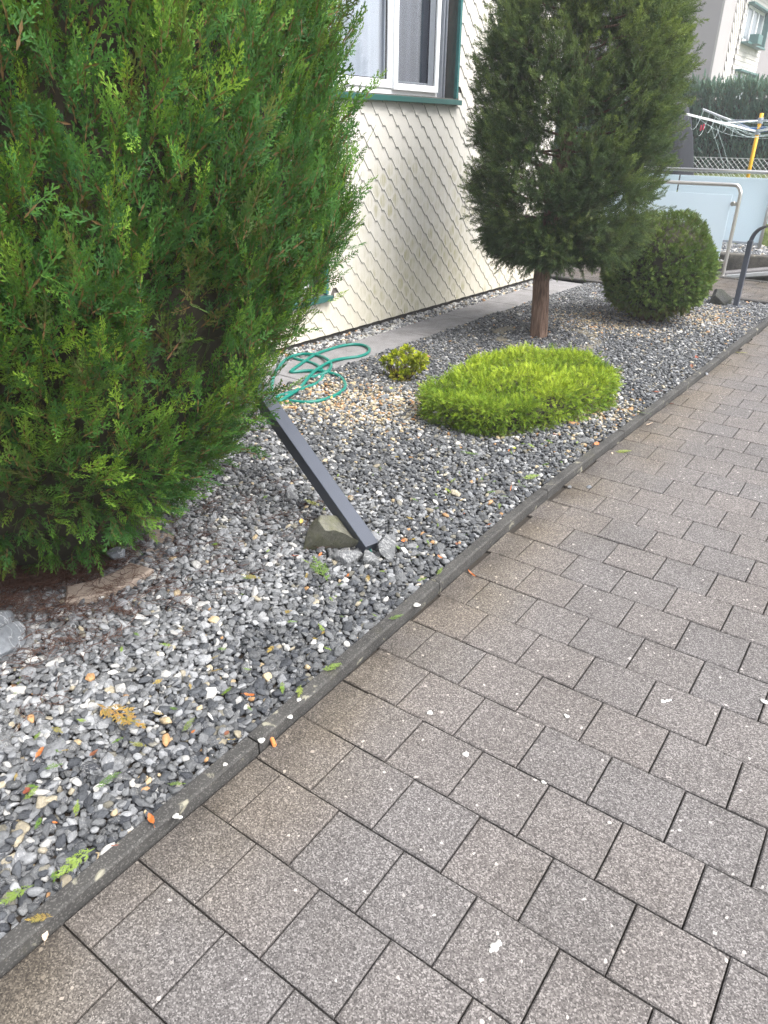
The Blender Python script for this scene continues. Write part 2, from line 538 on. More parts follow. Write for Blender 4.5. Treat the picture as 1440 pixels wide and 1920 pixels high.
def quat_from(X, Y, Z):
    """rows of basis vectors (n,3) -> quaternion (n,4) wxyz"""
    m00, m10, m20 = X.T; m01, m11, m21 = Y.T; m02, m12, m22 = Z.T
    q = np.empty((len(X), 4))
    t = m00+m11+m22
    K = np.stack([t, m00-m11-m22, m11-m00-m22, m22-m00-m11], -1)
    b = K.argmax(1)
    for k in range(4):
        i = np.where(b == k)[0]
        if len(i) == 0: continue
        s = np.sqrt(np.maximum(1+K[i, k], 1e-9))*2
        if k == 0:
            q[i] = np.stack([s/4, (m21[i]-m12[i])/s, (m02[i]-m20[i])/s, (m10[i]-m01[i])/s], -1)
        elif k == 1:
            q[i] = np.stack([(m21[i]-m12[i])/s, s/4, (m01[i]+m10[i])/s, (m02[i]+m20[i])/s], -1)
        elif k == 2:
            q[i] = np.stack([(m02[i]-m20[i])/s, (m01[i]+m10[i])/s, s/4, (m12[i]+m21[i])/s], -1)
        else:
            q[i] = np.stack([(m10[i]-m01[i])/s, (m02[i]+m20[i])/s, (m12[i]+m21[i])/s, s/4], -1)
    return q
def nrm(a):
    return a/np.maximum(np.linalg.norm(a, axis=-1, keepdims=True), 1e-9)
def frame_quat(g, n):
    Z = nrm(g); Y = nrm(n-(n*Z).sum(1, keepdims=True)*Z); X = np.cross(Y, Z)
    return quat_from(X, Y, Z)

_variants = {}
def variant_set(key, meshes):
    c = bpy.data.collections.new('variants_'+key)
    for i, me in enumerate(meshes):
        c.objects.link(bpy.data.objects.new('%s_piece_%02d' % (key, i), me))
    _variants[key] = (c, len(meshes))
def scatter(name, parent, key, P, Q, S, tint=None, old=None, color=None, idx=None):
    coll, nv = _variants[key]
    n = len(P)
    me = bpy.data.meshes.new(name)
    me.vertices.add(n)
    me.vertices.foreach_set('co', np.asarray(P, np.float32).ravel())
    def at(nm, typ, v, fld):
        a = me.attributes.new(nm, typ, 'POINT')
        a.data.foreach_set(fld, np.ascontiguousarray(v, np.int32 if typ == 'INT' else np.float32).ravel())
    at('rot', 'QUATERNION', Q, 'value')
    S = np.asarray(S, float)
    if S.ndim == 1: S = np.repeat(S[:, None], 3, 1)
    at('scl', 'FLOAT_VECTOR', S, 'vector')
    at('idx', 'INT', rng.integers(0, nv, n) if idx is None else idx, 'value')
    at('tint', 'FLOAT', rng.random(n) if tint is None else tint, 'value')
    at('old', 'FLOAT', np.zeros(n) if old is None else old, 'value')
    if color is not None:
        at('stone', 'FLOAT_COLOR', np.c_[color, np.ones(n)], 'color')
    me.update()
    o = obj(name, me, None, parent)
    ng = bpy.data.node_groups.new('scatter_'+name, 'GeometryNodeTree')
    ng.interface.new_socket('Geometry', in_out='INPUT', socket_type='NodeSocketGeometry')
    ng.interface.new_socket('Geometry', in_out='OUTPUT', socket_type='NodeSocketGeometry')
    N = ng.nodes; Lk = ng.links
    gi = N.new('NodeGroupInput'); go = N.new('NodeGroupOutput')
    ci = N.new('GeometryNodeCollectionInfo')
    ci.inputs['Collection'].default_value = coll
    ci.inputs['Separate Children'].default_value = True
    ci.inputs['Reset Children'].default_value = True
    ip = N.new('GeometryNodeInstanceOnPoints')
    ip.inputs['Pick Instance'].default_value = True
    def na(nm, typ):
        a = N.new('GeometryNodeInputNamedAttribute'); a.data_type = typ
        a.inputs['Name'].default_value = nm
        return a.outputs[0]
    Lk.new(gi.outputs[0], ip.inputs['Points'])
    Lk.new(ci.outputs[0], ip.inputs['Instance'])
    Lk.new(na('idx', 'INT'), ip.inputs['Instance Index'])
    Lk.new(na('rot', 'QUATERNION'), ip.inputs['Rotation'])
    Lk.new(na('scl', 'FLOAT_VECTOR'), ip.inputs['Scale'])
    Lk.new(ip.outputs[0], go.inputs[0])
    md = o.modifiers.new('scatter', 'NODES')
    md.node_group = ng
    return o

class Spray:
    """a twig of small scale-leaf blades; grows along +Z, its flat side faces Y"""
    def __init__(s): s.V = []; s.F = []; s.tip = []; s.wood = []
    def blade(s, p0, p1, w, n, t0=0.0, t1=1.0, wood=0.0, mid=0.45):
        d = p1-p0
        side = np.cross(n, d); L = np.linalg.norm(side)
        side = side/L if L > 1e-9 else np.array([1., 0, 0])
        k = len(s.V)
        m = p0+d*mid
        s.V += [p0, m+side*w*0.5+n*w*0.15, p1, m-side*w*0.5+n*w*0.15]
        s.F.append((k, k+1, k+2, k+3))
        s.tip += [t0, (t0+t1)/2, t1, (t0+t1)/2]; s.wood += [wood]*4
    def mesh(s, name, mat):
        me = mesh_from(name, s.V, s.F)
        for nm, v in (('tip', s.tip), ('wood', s.wood)):
            a = me.attributes.new(nm, 'FLOAT', 'POINT'); a.data.foreach_set('value', np.array(v, np.float32))
        me.materials.append(mat)
        return me

def spray_fan(L, nside, seed, mat, blade=0.0032, spread=0.40, curl=0.12, sub=7, ang=48, leader=1.0):
    """flat fern-like thuja spray"""
    q = np.random.default_rng(seed)
    S = Spray()
    def axis(t):
        return np.array([0.03*L*math.sin(3*t+seed), -curl*L*t*t, L*t])
    N = np.array([0., 1., 0.])
    for i in range(5):
        S.blade(axis(i/5), axis((i+1.25)/5 if i < 4 else 1.0), blade*1.3, N, i/5, (i+1)/5, wood=0.75 if i < 2 else 0.1, mid=0.5)
    for i in range(nside):
        t = 0.10+0.88*(i+0.5*q.random())/nside
        sd = 1 if i % 2 else -1
        env = math.sin(min(1.0, t*1.6+0.25)*math.pi*0.5)*(1-t)**0.75
        l = L*(spread*env+0.05)*q.uniform(0.75, 1.15)
        a = R(ang*q.uniform(0.8, 1.15))*(1-0.35*t)
        b = axis(t)
        d = np.array([sd*math.sin(a), -0.1*q.random(), math.cos(a)])
        ny = N + np.array([q.normal(0, .25), 0, q.normal(0, .15)])
        ny /= np.linalg.norm(ny)
        e = b+d*l
        S.blade(b, e, blade*1.05, ny, t*0.7, 1.0)
        k = max(2, int(sub*l/(L*spread)+1))
        for j in range(k):
            u = 0.18+0.78*(j+q.random()*0.5)/k
            for s2 in ((1, -1) if q.random() < 0.55 else ((1,) if j % 2 else (-1,))):
                a2 = R(q.uniform(32, 50))*s2
                d2 = np.array([d[0]*math.cos(a2)+d[2]*math.sin(a2), d[1]-0.12*q.random(), -d[0]*math.sin(a2)+d[2]*math.cos(a2)])
                l2 = l*(0.34*(1-u)+0.13)*q.uniform(0.8, 1.2)
                p = b+d*l*u
                S.blade(p, p+d2*l2, blade*q.uniform(.8, 1.1), ny, 0.25+0.4*t, 1.0)
    return S.mesh('spray', mat)

def spray_brush(L, nside, seed, mat, blade=0.004, spread=0.35, sub=5, ang=42):
    """rounder juniper twig: side shoots on all sides with short scale blades"""
    q = np.random.default_rng(seed)
    S = Spray()
    bend = q.normal(0, 0.12, 2)
    def axis(t): return np.array([bend[0]*L*t*t, bend[1]*L*t*t, L*t])
    for i in range(4):
        S.blade(axis(i/4), axis(min(1, (i+1.2)/4)), blade, np.array([0., 1, 0]), i/4, (i+1)/4, wood=0.8 if i < 2 else 0.0)
        S.blade(axis(i/4), axis(min(1, (i+1.2)/4)), blade, np.array([1., 0, 0]), i/4, (i+1)/4, wood=0.8 if i < 2 else 0.0)
    for i in range(nside):
        t = 0.12+0.86*(i+q.random())/nside
        ph = i*2.4+q.normal(0, .3)
        l = L*spread*((1-t)**0.6*0.9+0.18)*q.uniform(0.7, 1.2)
        a = R(ang*q.uniform(.75, 1.2))*(1-0.4*t)
        o = np.array([math.cos(ph), math.sin(ph), 0.])
        d = o*math.sin(a)+np.array([0, 0, 1.])*math.cos(a)
        n = np.cross(d, np.array([-o[1], o[0], 0])); n = n/np.linalg.norm(n)
        b = axis(t); e = b+d*l
        S.blade(b, e, blade*0.9, n, t*.7, 1.0)
        for j in range(sub):
            u = 0.2+0.75*(j+q.random()*.6)/sub
            d2 = d+q.normal(0, 0.5, 3); d2 /= np.linalg.norm(d2)
            n2 = np.cross(d2, q.normal(0, 1, 3)); n2 /= np.linalg.norm(n2)
            p = b+d*l*u
            S.blade(p, p+d2*l*q.uniform(.22, .38), blade*q.uniform(.8, 1.1), n2, .3+.4*t, 1.0)
    return S.mesh('spray', mat)

def lumps(P, f, seed):
    """cheap smooth noise, (n,3)->(n,) in about -1..1"""
    q = np.random.default_rng(seed)
    out = np.zeros(len(P))
    for k in range(6):
        d = q.normal(0, 1, 3)*f*(0.7+0.25*k)
        out += np.sin(P@d+q.uniform(0, 6.28))/(1+0.25*k)
    return out/3.0

def plume_scatter(name, parent, key, base, grow, out, per, length, size, spreadang, tint, old, face=0.5, jitter=0.35, seed=1):
    """base, grow, out: (m,3). Along each plume axis `per` sprays are set, fanning off it."""
    q = np.random.default_rng(seed)
    m = len(base)
    u = np.tile(np.linspace(0.0, 1.0, per), m)+q.normal(0, .05, m*per)
    B = np.repeat(base, per, 0); G = nrm(np.repeat(grow, per, 0)); O = np.repeat(out, per, 0)
    L = np.repeat(length, per)
    P = B+G*(u*L)[:, None]
    side = nrm(np.cross(G, O))
    ph = np.tile(np.arange(per)*2.4, m)+np.repeat(q.uniform(0, 6.28, m), per)
    lat = side*np.cos(ph)[:, None]+nrm(np.cross(side, G))*(np.sin(ph)*0.75)[:, None]
    a = np.radians(spreadang)*(1.0-0.85*np.clip(u, 0, 1))*q.uniform(.6, 1.3, m*per)
    g = G*np.cos(a)[:, None]+lat*np.sin(a)[:, None]+q.normal(0, jitter*0.35, (m*per, 3))
    n = O*face+q.normal(0, 0.55, (m*per, 3))
    Q = frame_quat(g, n)
    S = np.repeat(size, per)*q.uniform(.7, 1.15, m*per)*(1.0-0.15*np.clip(u, 0, 1))
    T = np.clip(np.repeat(tint, per)+0.22*(u-0.5)+q.normal(0, .09, m*per), 0, 1)
    D = np.clip(np.repeat(old, per)*q.uniform(.3, 1.2, m*per), 0, 1)
    return tag(scatter(name, parent, key, P, Q, S, T, D), kind='stuff')

# ------------------------------------------------------------------ the setting: ground, path, kerb
XK_Y = [-2.0, 0.6, 1.24, 2.26, 3.0, 3.7, 5.3, 7.1, 8.2]
XK_X = [0.0, 0.0, -0.014, -0.032, -0.022, 0.002, 0.048, 0.096, 0.128]
def xk(y): return float(np.interp(y, XK_Y, XK_X))

gx_ = np.unique(np.concatenate([np.linspace(-160, 160, 33), np.linspace(-14, 8, 45)]))
gy_ = np.unique(np.concatenate([np.linspace(-120, 220, 35), np.linspace(8, 34, 53)]))
def terrain(x, y):
    if y < 10.5: return -0.08
    return float(np.interp(y, [10.5, 10.7, 12.0, 14.5, 20.0, 34.0, 220.0], [-0.08, 0.30, 0.80, 0.90, 0.95, 1.3, 4.0]))
V = [(x, y, terrain(x, y)+0.03*math.sin(x*1.7+y)*(1 if y > 11 else 0)) for y in gy_ for x in gx_]
nx = len(gx_)
F = [(j*nx+i, j*nx+i+1, (j+1)*nx+i+1, (j+1)*nx+i) for j in range(len(gy_)-1) for i in range(nx-1)]
tag(obj('ground', mesh_from('ground', V, F), MAT['grass']), kind='structure')

path = tag(obj('paved_path', MB().box((-0.06, -3.0, -0.06), (3.6, 8.19, -0.014)).mesh('paved_path'), MAT['joint']), kind='structure')
PA, PB, GAP = 0.2037, 0.2, 0.0040
pav_list = []
for j in range(-12, 41):
    y0, y1 = j*PB, (j+1)*PB
    start = -0.5 if j % 2 == 0 else 0.0
    for i in range(0, 18):
        x0 = (start+i)*PA; x1 = x0+PA
        if x1 > 3.5: continue
        l0 = max(x0, xk(y0)+0.004); l1 = max(x0, xk(y1)+0.004)
        if x1-max(l0, l1) < 0.03: continue
        cut = l0 > x0 or l1 > x0
        u, v, w = project(((max(l0, x0)+x1)/2, (y0+y1)/2, 0))
        vis = w > 0 and -140 < u < 1580 and -100 < v < 2080
        pav_list.append((0 if vis else 1, np.hypot((x0+x1)/2-CAM[0], y0-CAM[1]), x0, x1, y0, y1, l0, l1, cut))
pav_list.sort(key=lambda a: (a[0], a[1]))
h = PA/2-GAP/2; k = PB/2-GAP/2
Vp, Fp = prism([(-h, -k), (h, -k), (h, k), (-h, k)], -0.05, 0.0, 0.0035)
paver_mesh = mesh_from('paver', Vp, Fp)
rest = MB()
for n_, (vis, dist, x0, x1, y0, y1, l0, l1, cut) in enumerate(pav_list):
    zt = random.gauss(0, 0.0012)
    if n_ < 300:
        if not cut:
            o = obj('paver', paver_mesh, None, path, ((x0+x1)/2, (y0+y1)/2, zt),
                    (random.gauss(0, .004), random.gauss(0, .004), random.gauss(0, .004)))
        else:
            cx, cyy = (max(l0, x0)+x1)/2, (y0+y1)/2
            g = GAP/2
            Vc, Fc = prism([(l0-cx+g, y0-cyy+g), (x1-cx-g, y0-cyy+g), (x1-cx-g, y1-cyy-g), (l1-cx+g, y1-cyy-g)], -0.05, 0.0, 0.0035)
            o = obj('paver', mesh_from('cut_paver', Vc, Fc), None, path, (cx, cyy, zt), (random.gauss(0, .004), random.gauss(0, .004), 0))
        o.data.materials.clear(); o.data.materials.append(MAT['paver'])
    else:
        g = GAP/2
        rest.add(*prism([(l0+g, y0+g), (x1-g, y0+g), (x1-g, y1-g), (l1+g, y1-g)], -0.05, zt, 0.0035))
if rest.V:
    tag(obj('paver_field', rest.mesh('paver_field'), MAT['paver'], path), kind='stuff')

# entrance path crossing at the far end, a little higher, with its own edging
cross = tag(obj('entrance_path', MB().box((-4.2, 8.13, -0.06), (3.6, 9.40, 0.026)).mesh('entrance_path'), MAT['joint']), kind='structure')
for j in range(6):
    for i in range(-20, 18):
        x0 = -0.09+(i+(0.5 if j % 2 else 0))*PA; y0 = 8.20+j*PB
        if x0 < -4.1: continue
        if i > 3: continue
        o = obj('paver', paver_mesh, None, cross, (x0+PA/2, y0+PB/2, 0.04+random.gauss(0, .001)))
for a, b in ((-4.2, -3.0), (-3.0, -2.0), (-2.0, -1.0), (-1.0, -0.0), (0.0, 0.6)):
    obj('edging_stone', MB().box((a+.002, 8.13, -0.06), (b-.002, 8.195, 0.05)).mesh('edging_stone', 0.006), MAT['kerb'], cross)
obj('edging_stone', MB().box((-4.2, 9.402, -0.06), (-.2, 9.46, 0.05)).mesh('edging_stone', 0.006), MAT['kerb'], cross)

kerb = tag(empty('garden_kerb', (0, 0, 0)), 'low dark weathered concrete kerb between gravel bed and paved path', 'kerb')
ky = -2.38
while ky < 8.1:
    y0, y1 = ky, min(ky+1.0, 8.12)
    cx, cyy = xk((y0+y1)/2), (y0+y1)/2
    P = [(xk(y0)-.047-cx, y0+.0025-cyy), (xk(y0)-cx, y0+.0025-cyy)]
    ys = [y for y in XK_Y if y0+.05 < y < y1-.05]
    P += [(xk(y)-cx, y-cyy) for y in ys]
    P += [(xk(y1)-cx, y1-.0025-cyy), (xk(y1)-.047-cx, y1-.0025-cyy)]
    P += [(xk(y)-.047-cx, y-cyy) for y in reversed(ys)]
    obj('kerb_stone', mesh_from('kerb_stone', *prism(P, -0.14, 0.038+random.gauss(0, .0008), 0.006)), MAT['kerb'], kerb, (cx, cyy, 0), (0, random.gauss(0, .004), 0))
    ky += 1.0

bed = tag(obj('garden_bed', MB().box((-3.2, -3.0, -0.07), (-0.05, 8.13, -0.004)).mesh('garden_bed'), MAT['soil']), kind='structure')
walk = tag(empty('slab_walkway', (-2.30, 5.0, 0), -0.028), 'narrow strip of dark grey concrete slabs along the shingled wall', 'walkway')
for i in range(-8, 5):
    y0 = 0.05+i*0.8-1.0
    y1 = min(y0+0.795, 3.12)
    if y1 - y0 < .1: continue
    obj('concrete_slab', mesh_from('concrete_slab', *prism([(-.19, y0-(y0+y1)/2), (.19, y0-(y0+y1)/2), (.19, y1-(y0+y1)/2), (-.19, y1-(y0+y1)/2)], -0.05, 0.022, 0.004)),
        MAT['slab'], walk, (0, (y0+y1)/2, random.gauss(0, .002)), (random.gauss(0, .004), random.gauss(0, .006), random.gauss(0, .004)))

# ------------------------------------------------------------------ house with shingled wall
house = tag(empty('house', (-2.70, 5.0, 0.0), -0.045), 'house wall clad in cream diamond shingles with green framed windows', 'house')
HY0, HY1 = -7.5, 3.02                      # local y of wall ends
W1 = (-1.0, 0.975, 1.825, 3.05)            # window opening local y0,y1,z0,z1
W2 = (-1.75, -0.78, 0.385, 0.93)           # cellar window
mb = MB()
def wall_cells(mb, ys, zs, holes, x0, x1):
    for a, b in zip(ys[:-1], ys[1:]):
        for c, d in zip(zs[:-1], zs[1:]):
            if any(a >= hh[0]-1e-6 and b <= hh[1]+1e-6 and c >= hh[2]-1e-6 and d <= hh[3]+1e-6 for hh in holes): continue
            mb.box((x0, a, c), (x1, b, d))
wall_cells(mb, sorted({HY0, HY1, W1[0], W1[1], W2[0], W2[1]}), sorted({0.05, 6.0, W1[2], W1[3], W2[2], W2[3]}), [W1, W2], -0.3, -0.014)
mb.box((-7.0, HY1-0.3, 0.05), (-0.3, HY1, 6.0))
mb.box((-7.0, HY0, 0.05), (-0.3, HY0+.3, 6.0))
mb.box((-7.0, HY0, 0.05), (-6.7, HY1, 6.0))
obj('wall', mb.mesh('wall'), MAT['backing'], house)
obj('plinth', MB().box((-7.0, HY0, -0.2), (-0.03, HY1-0.01, 0.06)).mesh('plinth'), MAT['plinth'], house)
mr = MB()
mr.add([(-7.3, HY0-.4, 6.0), (.5, HY0-.4, 6.0), (.5, HY1+.4, 6.0), (-7.3, HY1+.4, 6.0), (-3.4, HY0-.4, 8.4), (-3.4, HY1+.4, 8.4)],
       [(0, 3, 2, 1), (1, 2, 5, 4), (0, 4, 5, 3), (0, 1, 4), (2, 3, 5)])
obj('roof', mr.mesh('roof'), MAT['roof'], house)
# plates
SP, SV, ST = 0.1792, 0.0788, 0.0165
TH = 0.0036
def clip_half(P, f):
    out = []
    for i in range(len(P)):
        a, b = P[i], P[(i+1) % len(P)]; fa, fb = f(a), f(b)
        if fa >= 0: out.append(a)
        if (fa < 0) != (fb < 0):
            t = fa/(fa-fb); out.append((a[0]+(b[0]-a[0])*t, a[1]+(b[1]-a[1])*t))
    return out
def plate(zb=0.0, clips=()):
    s = SV/(SP/2-2*ST)
    xe = SP/2-0.001
    zc = s*(xe-ST)
    P = [(-ST, zb), (ST, zb), (xe, zc), (xe, 0.19), (-xe, 0.19), (-xe, zc)]
    if zb > 0.001:
        xb = ST+zb/s
        P[0] = (-min(xb, xe), zb); P[1] = (min(xb, xe), zb)
        if zb >= zc:
            P = [(-xe, zb), (xe, zb), (xe, .19), (-xe, .19)]
    for f in clips:
        P = clip_half(P, f)
        if len(P) < 3: return None
    n = len(P)
    def off(z): return 0.0122*(1-z/0.19)+0.0005
    V = [(off(z)-0.014, y, z) for y, z in P]+[(off(z)+TH-0.014, y, z) for y, z in P]
    F = [tuple(range(n-1, -1, -1)), tuple(n+i for i in range(n))]+[(i, (i+1) % n, n+(i+1) % n, n+i) for i in range(n)]
    return V, F, P+P
def plate_mesh(name, plates):
    V = []; F = []; UV = []; M = []
    for (oy, oz, (v, f, p)) in plates:
        b = len(V)
        V += [(a, y+oy, z+oz) for a, y, z in v]
        for q_, fc in enumerate(f):
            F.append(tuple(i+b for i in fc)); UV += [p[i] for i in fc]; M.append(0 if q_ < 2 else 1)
    me = mesh_from(name, V, F)
    ul = me.uv_layers.new(name='UVMap')
    ul.data.foreach_set('uv', np.array(UV, np.float32).ravel())
    me.polygons.foreach_set('material_index', M)
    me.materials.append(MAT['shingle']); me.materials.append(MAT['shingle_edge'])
    return me
full = plate()
shingle_mesh = plate_mesh('shingle', [(0, 0, full)])
def in_hole(y, z, hh, m=0.0):
    return hh[0]-m < y < hh[1]+m and hh[2]-m < z < hh[3]+m
cand = []
# align with the photo: a tip (left end of the clipped edge) sits at y=4.673, z=1.682
Y_REF, Z_REF = 4.673+ST-5.0+0.004, 1.682
for r_ in range(-24, 60):
    zt = Z_REF+r_*SV
    if zt < -0.19+0.06 or zt > 5.9: continue
    for c_ in range(-40, 40):
        yt = Y_REF+c_*SP+(SP/2 if r_ % 2 else 0.0)
        if yt < HY0+.1 or yt > HY1-0.06: continue
        zb = max(0.0, 0.052-zt)
        if zb > 0.16: continue
        clips = []
        for hh in (W1, W2):
            if yt+SP/2 < hh[0]-.03 or yt-SP/2 > hh[1]+.03 or zt+.19 < hh[2]-.02 or zt > hh[3]+.03: continue
            if zt < hh[2]-.055: clips.append(lambda p, c=hh[2]-.045-zt: c-p[1])
            elif zt+.12 > hh[3]+.03: clips.append(lambda p, c=hh[3]+.03-zt: p[1]-c)
            elif yt > (hh[0]+hh[1])/2: clips.append(lambda p, c=hh[1]+.028-yt: p[0]-c)
            else: clips.append(lambda p, c=hh[0]-.028-yt: c-p[0])
        u, v, w = project((-2.70+0.045*yt, yt+5.0, zt+0.07))
        vis = w > 0 and v > -30 and 575 < u < 1010
        cand.append((0 if (vis and zb == 0 and not clips) else 1, w, yt, zt, zb, clips))
cand.sort(key=lambda a: a[:4])
rest = []
for n_, (vis, w, yt, zt, zb, clips) in enumerate(cand):
    if n_ < 300 and vis == 0:
        obj('shingle', shingle_mesh, None, house, (random.uniform(0, .0008), yt+random.gauss(0, .0008), zt+random.gauss(0, .0008)), (random.gauss(0, .004), 0, 0))
    else:
        pl = plate(zb, clips)
        if pl: rest.append((yt, zt, pl))
tag(obj('shingle_field', plate_mesh('shingle_field', rest), None, house), kind='stuff')

# living room window
def window(y0, y1, z0, z1, depth, big):
    fx = -depth
    fr = MB()
    t_ = 0.055
    fr.box((fx-.06, y0, z0), (fx, y0+t_, z1)); fr.box((fx-.06, y1-t_, z0), (fx, y1, z1))
    fr.box((fx-.06, y0+t_, z0), (fx, y1-t_, z0+t_)); fr.box((fx-.06, y0+t_, z1-t_), (fx, y1-t_, z1))
    win = obj('window', fr.mesh('window_frame', 0.004), MAT['pvc'], house)
    jb = MB()
    jb.box((fx-.02, y1-.0, z0-.0), (0.014, y1+.03, z1)); jb.box((fx-.02, y0-.03, z0), (0.012, y0, z1)); jb.box((fx-.02, y0-.03, z1), (0.012, y1+.03, z1+.03))
    obj('jamb', jb.mesh('jamb', 0.002), MAT['green'], win)
    sl = MB()
    sl.add([(fx+.0, y0-.03, z0-.004), (0.045, y0-.05, z0-.012), (0.045, y1+.05, z0-.012), (fx+.0, y1+.03, z0-.004),
            (fx+.0, y0-.03, z0-.044), (0.045, y0-.05, z0-.052), (0.045, y1+.05, z0-.052), (fx+.0, y1+.03, z0-.044)],
           [(0, 1, 2, 3), (7, 6, 5, 4), (1, 5, 6, 2), (0, 4, 5, 1), (2, 6, 7, 3), (3, 7, 4, 0)])
    obj('sill', sl.mesh('sill', 0.002), MAT['greenlight'], win)
    return win
win = window(*W1[:2], W1[2], W1[3], 0.165, True)
fx = -0.165
MY = 0.262                                           # mullion position (local y)
def sash(y0, y1, z0, z1, x, w_, parent):
    s = MB()
    s.box((x-.05, y0, z0), (x, y0+w_, z1)); s.box((x-.05, y1-w_, z0), (x, y1, z1))
    s.box((x-.05, y0+w_, z0), (x, y1-w_, z0+w_)); s.box((x-.05, y0+w_, z1-w_), (x, y1-w_, z1))
    return obj('sash', s.mesh('sash', 0.003), MAT['pvc'], parent)
def gasket(y0, y1, z0, z1, x, w_, parent):
    s = MB()
    s.box((x-.01, y0, z0), (x, y0+w_, z1)); s.box((x-.01, y1-w_, z0), (x, y1, z1))
    s.box((x-.01, y0+w_, z0), (x, y1-w_, z0+w_)); s.box((x-.01, y0+w_, z1-w_), (x, y1-w_, z1))
    return obj('gasket', s.mesh('gasket'), MAT['gasket'], parent)
zb_, zt_ = W1[2]+0.05, W1[3]-0.05
sash(W1[0]+.055, MY-0.0, zb_, zt_, fx+.012, 0.06, win)
gasket(W1[0]+.115, MY-.06, zb_+.06, zt_-.06, fx-.004, 0.008, win)
sash(MY+.004, W1[1]-.07, zb_-.01, zt_, fx+.03, 0.05, win)
gasket(MY+.054, W1[1]-.12, zb_+.04, zt_-.05, fx+.012, 0.006, win)
obj('rail', MB().box((fx-.02, W1[1]-.045, W1[2]+.0), (fx+.045, W1[1]-.03, W1[3])).box((fx-.02, W1[1]-.02, W1[2]), (fx+.06, W1[1]-.008, W1[3])).mesh('rail', .002), MAT['aluminium'], win)
obj('pane', MB().box((fx-.03, W1[0]+.1, zb_+.05), (fx-.026, W1[1]-.08, zt_-.05)).mesh('pane'), MAT['winglass'], win)
def curtain(name, y0, y1, z0, z1, x, amp, wl, mat, parent):
    n = int((y1-y0)/0.008); V = []; F = []
    for i in range(n+1):
        y = y0+(y1-y0)*i/n
        xx = x+amp*math.sin(2*math.pi*(y/wl+0.25*math.sin(y*9)))+amp*.4*math.sin(y*83)
        V += [(xx, y, z0), (xx, y, z1)]
    for i in range(n): F.append((2*i, 2*i+2, 2*i+3, 2*i+1))
    return obj(name, mesh_from(name, V, F, True), mat, parent)
def m_curtain(name, col):
    t = NT(name)
    d = t.n('ShaderNodeBsdfDiffuse'); d.inputs[0].default_value = (*col, 1)
    tr = t.n('ShaderNodeBsdfTranslucent'); tr.inputs[0].default_value = (*col, 1)
    mx = t.n('ShaderNodeMixShader'); mx.inputs[0].default_value = 0.3
    t.l(d.outputs[0], mx.inputs[1]); t.l(tr.outputs[0], mx.inputs[2]); t.l(mx.outputs[0], t.out.inputs['Surface'])
    return t.m
curtain('curtain', W1[0]+.08, MY-.02, zb_, zt_, fx-.06, 0.012, 0.13, m_curtain('white_curtain', (0.84, 0.86, 0.92)), win)
curtain('dark_curtain', MY+.0, W1[1]-.02, zb_-.03, zt_, fx-.09, 0.020, 0.22, m_curtain('grey_net_curtain', (0.19, 0.195, 0.235)), win)
# pleated insect screen edge in the right-hand sash
ps = MB()
for i in range(7):
    y = W1[1]-.12-.006-i*.012
    ps.box((fx+.004, y-.003, zb_+.03), (fx+.010, y+.003, zt_-.04))
obj('pleated_screen', ps.mesh('pleated_screen'), MAT['aluminium'], win)
ps = MB()
yy = MY+.045
while yy < W1[1]-.17:
    ps.box((fx+.002, yy-.0025, zb_+.028), (fx+.006, yy+.0025, zb_+.058)); yy += .009
obj('brush_seal', ps.mesh('brush_seal'), MAT['aluminium'], win)
obj('room', MB().box((-2.2, W1[0]-.4, W1[2]-.8), (-2.15, W1[1]+.5, W1[3]+.2)).mesh('room'), MAT['room'], win)
win2 = window(*W2, 0.165, False)
sash(W2[0]+.055, W2[1]-.055, W2[2]+.05, W2[3]-.05, fx+.005, 0.05, win2)
obj('pane', MB().box((fx-.03, W2[0]+.09, W2[2]+.08), (fx-.026, W2[1]-.09, W2[3]-.08)).mesh('pane'), MAT['farpane'], win2)

# ------------------------------------------------------------------ gravel
def stone_mesh(seed, rounded=0.5):
    q = np.random.default_rng(seed)
    bm = bmesh.new()
    n = 10+seed % 3
    for i in range(n):
        z = 1-2*(i+.5)/n; ph = i*2.39996+q.uniform(0, .9)
        rr = math.sqrt(max(0, 1-z*z))
        v = np.array([rr*math.cos(ph), rr*math.sin(ph), z])*q.uniform(.78, 1.12)
        bm.verts.new(v)
    bmesh.ops.convex_hull(bm, input=list(bm.verts))
    bmesh.ops.dissolve_limit(bm, angle_limit=R(14), verts=list(bm.verts), edges=list(bm.edges))
    for v in [v for v in bm.verts if not v.link_faces]: bm.verts.remove(v)
    bmesh.ops.bevel(bm, geom=list(bm.edges), offset=0.07+0.12*rounded, segments=1, profile=0.5, affect='EDGES', clamp_overlap=True)
    bmesh.ops.triangulate(bm, faces=list(bm.faces))
    me = bpy.data.meshes.new('stone')
    bm.to_mesh(me); bm.free()
    me.polygons.foreach_set('use_smooth', [True]*len(me.polygons))
    me.materials.append(MAT['gravel'])
    me.update()
    return me
variant_set('gravel', [stone_mesh(100+i, (i % 4)/4) for i in range(22)])

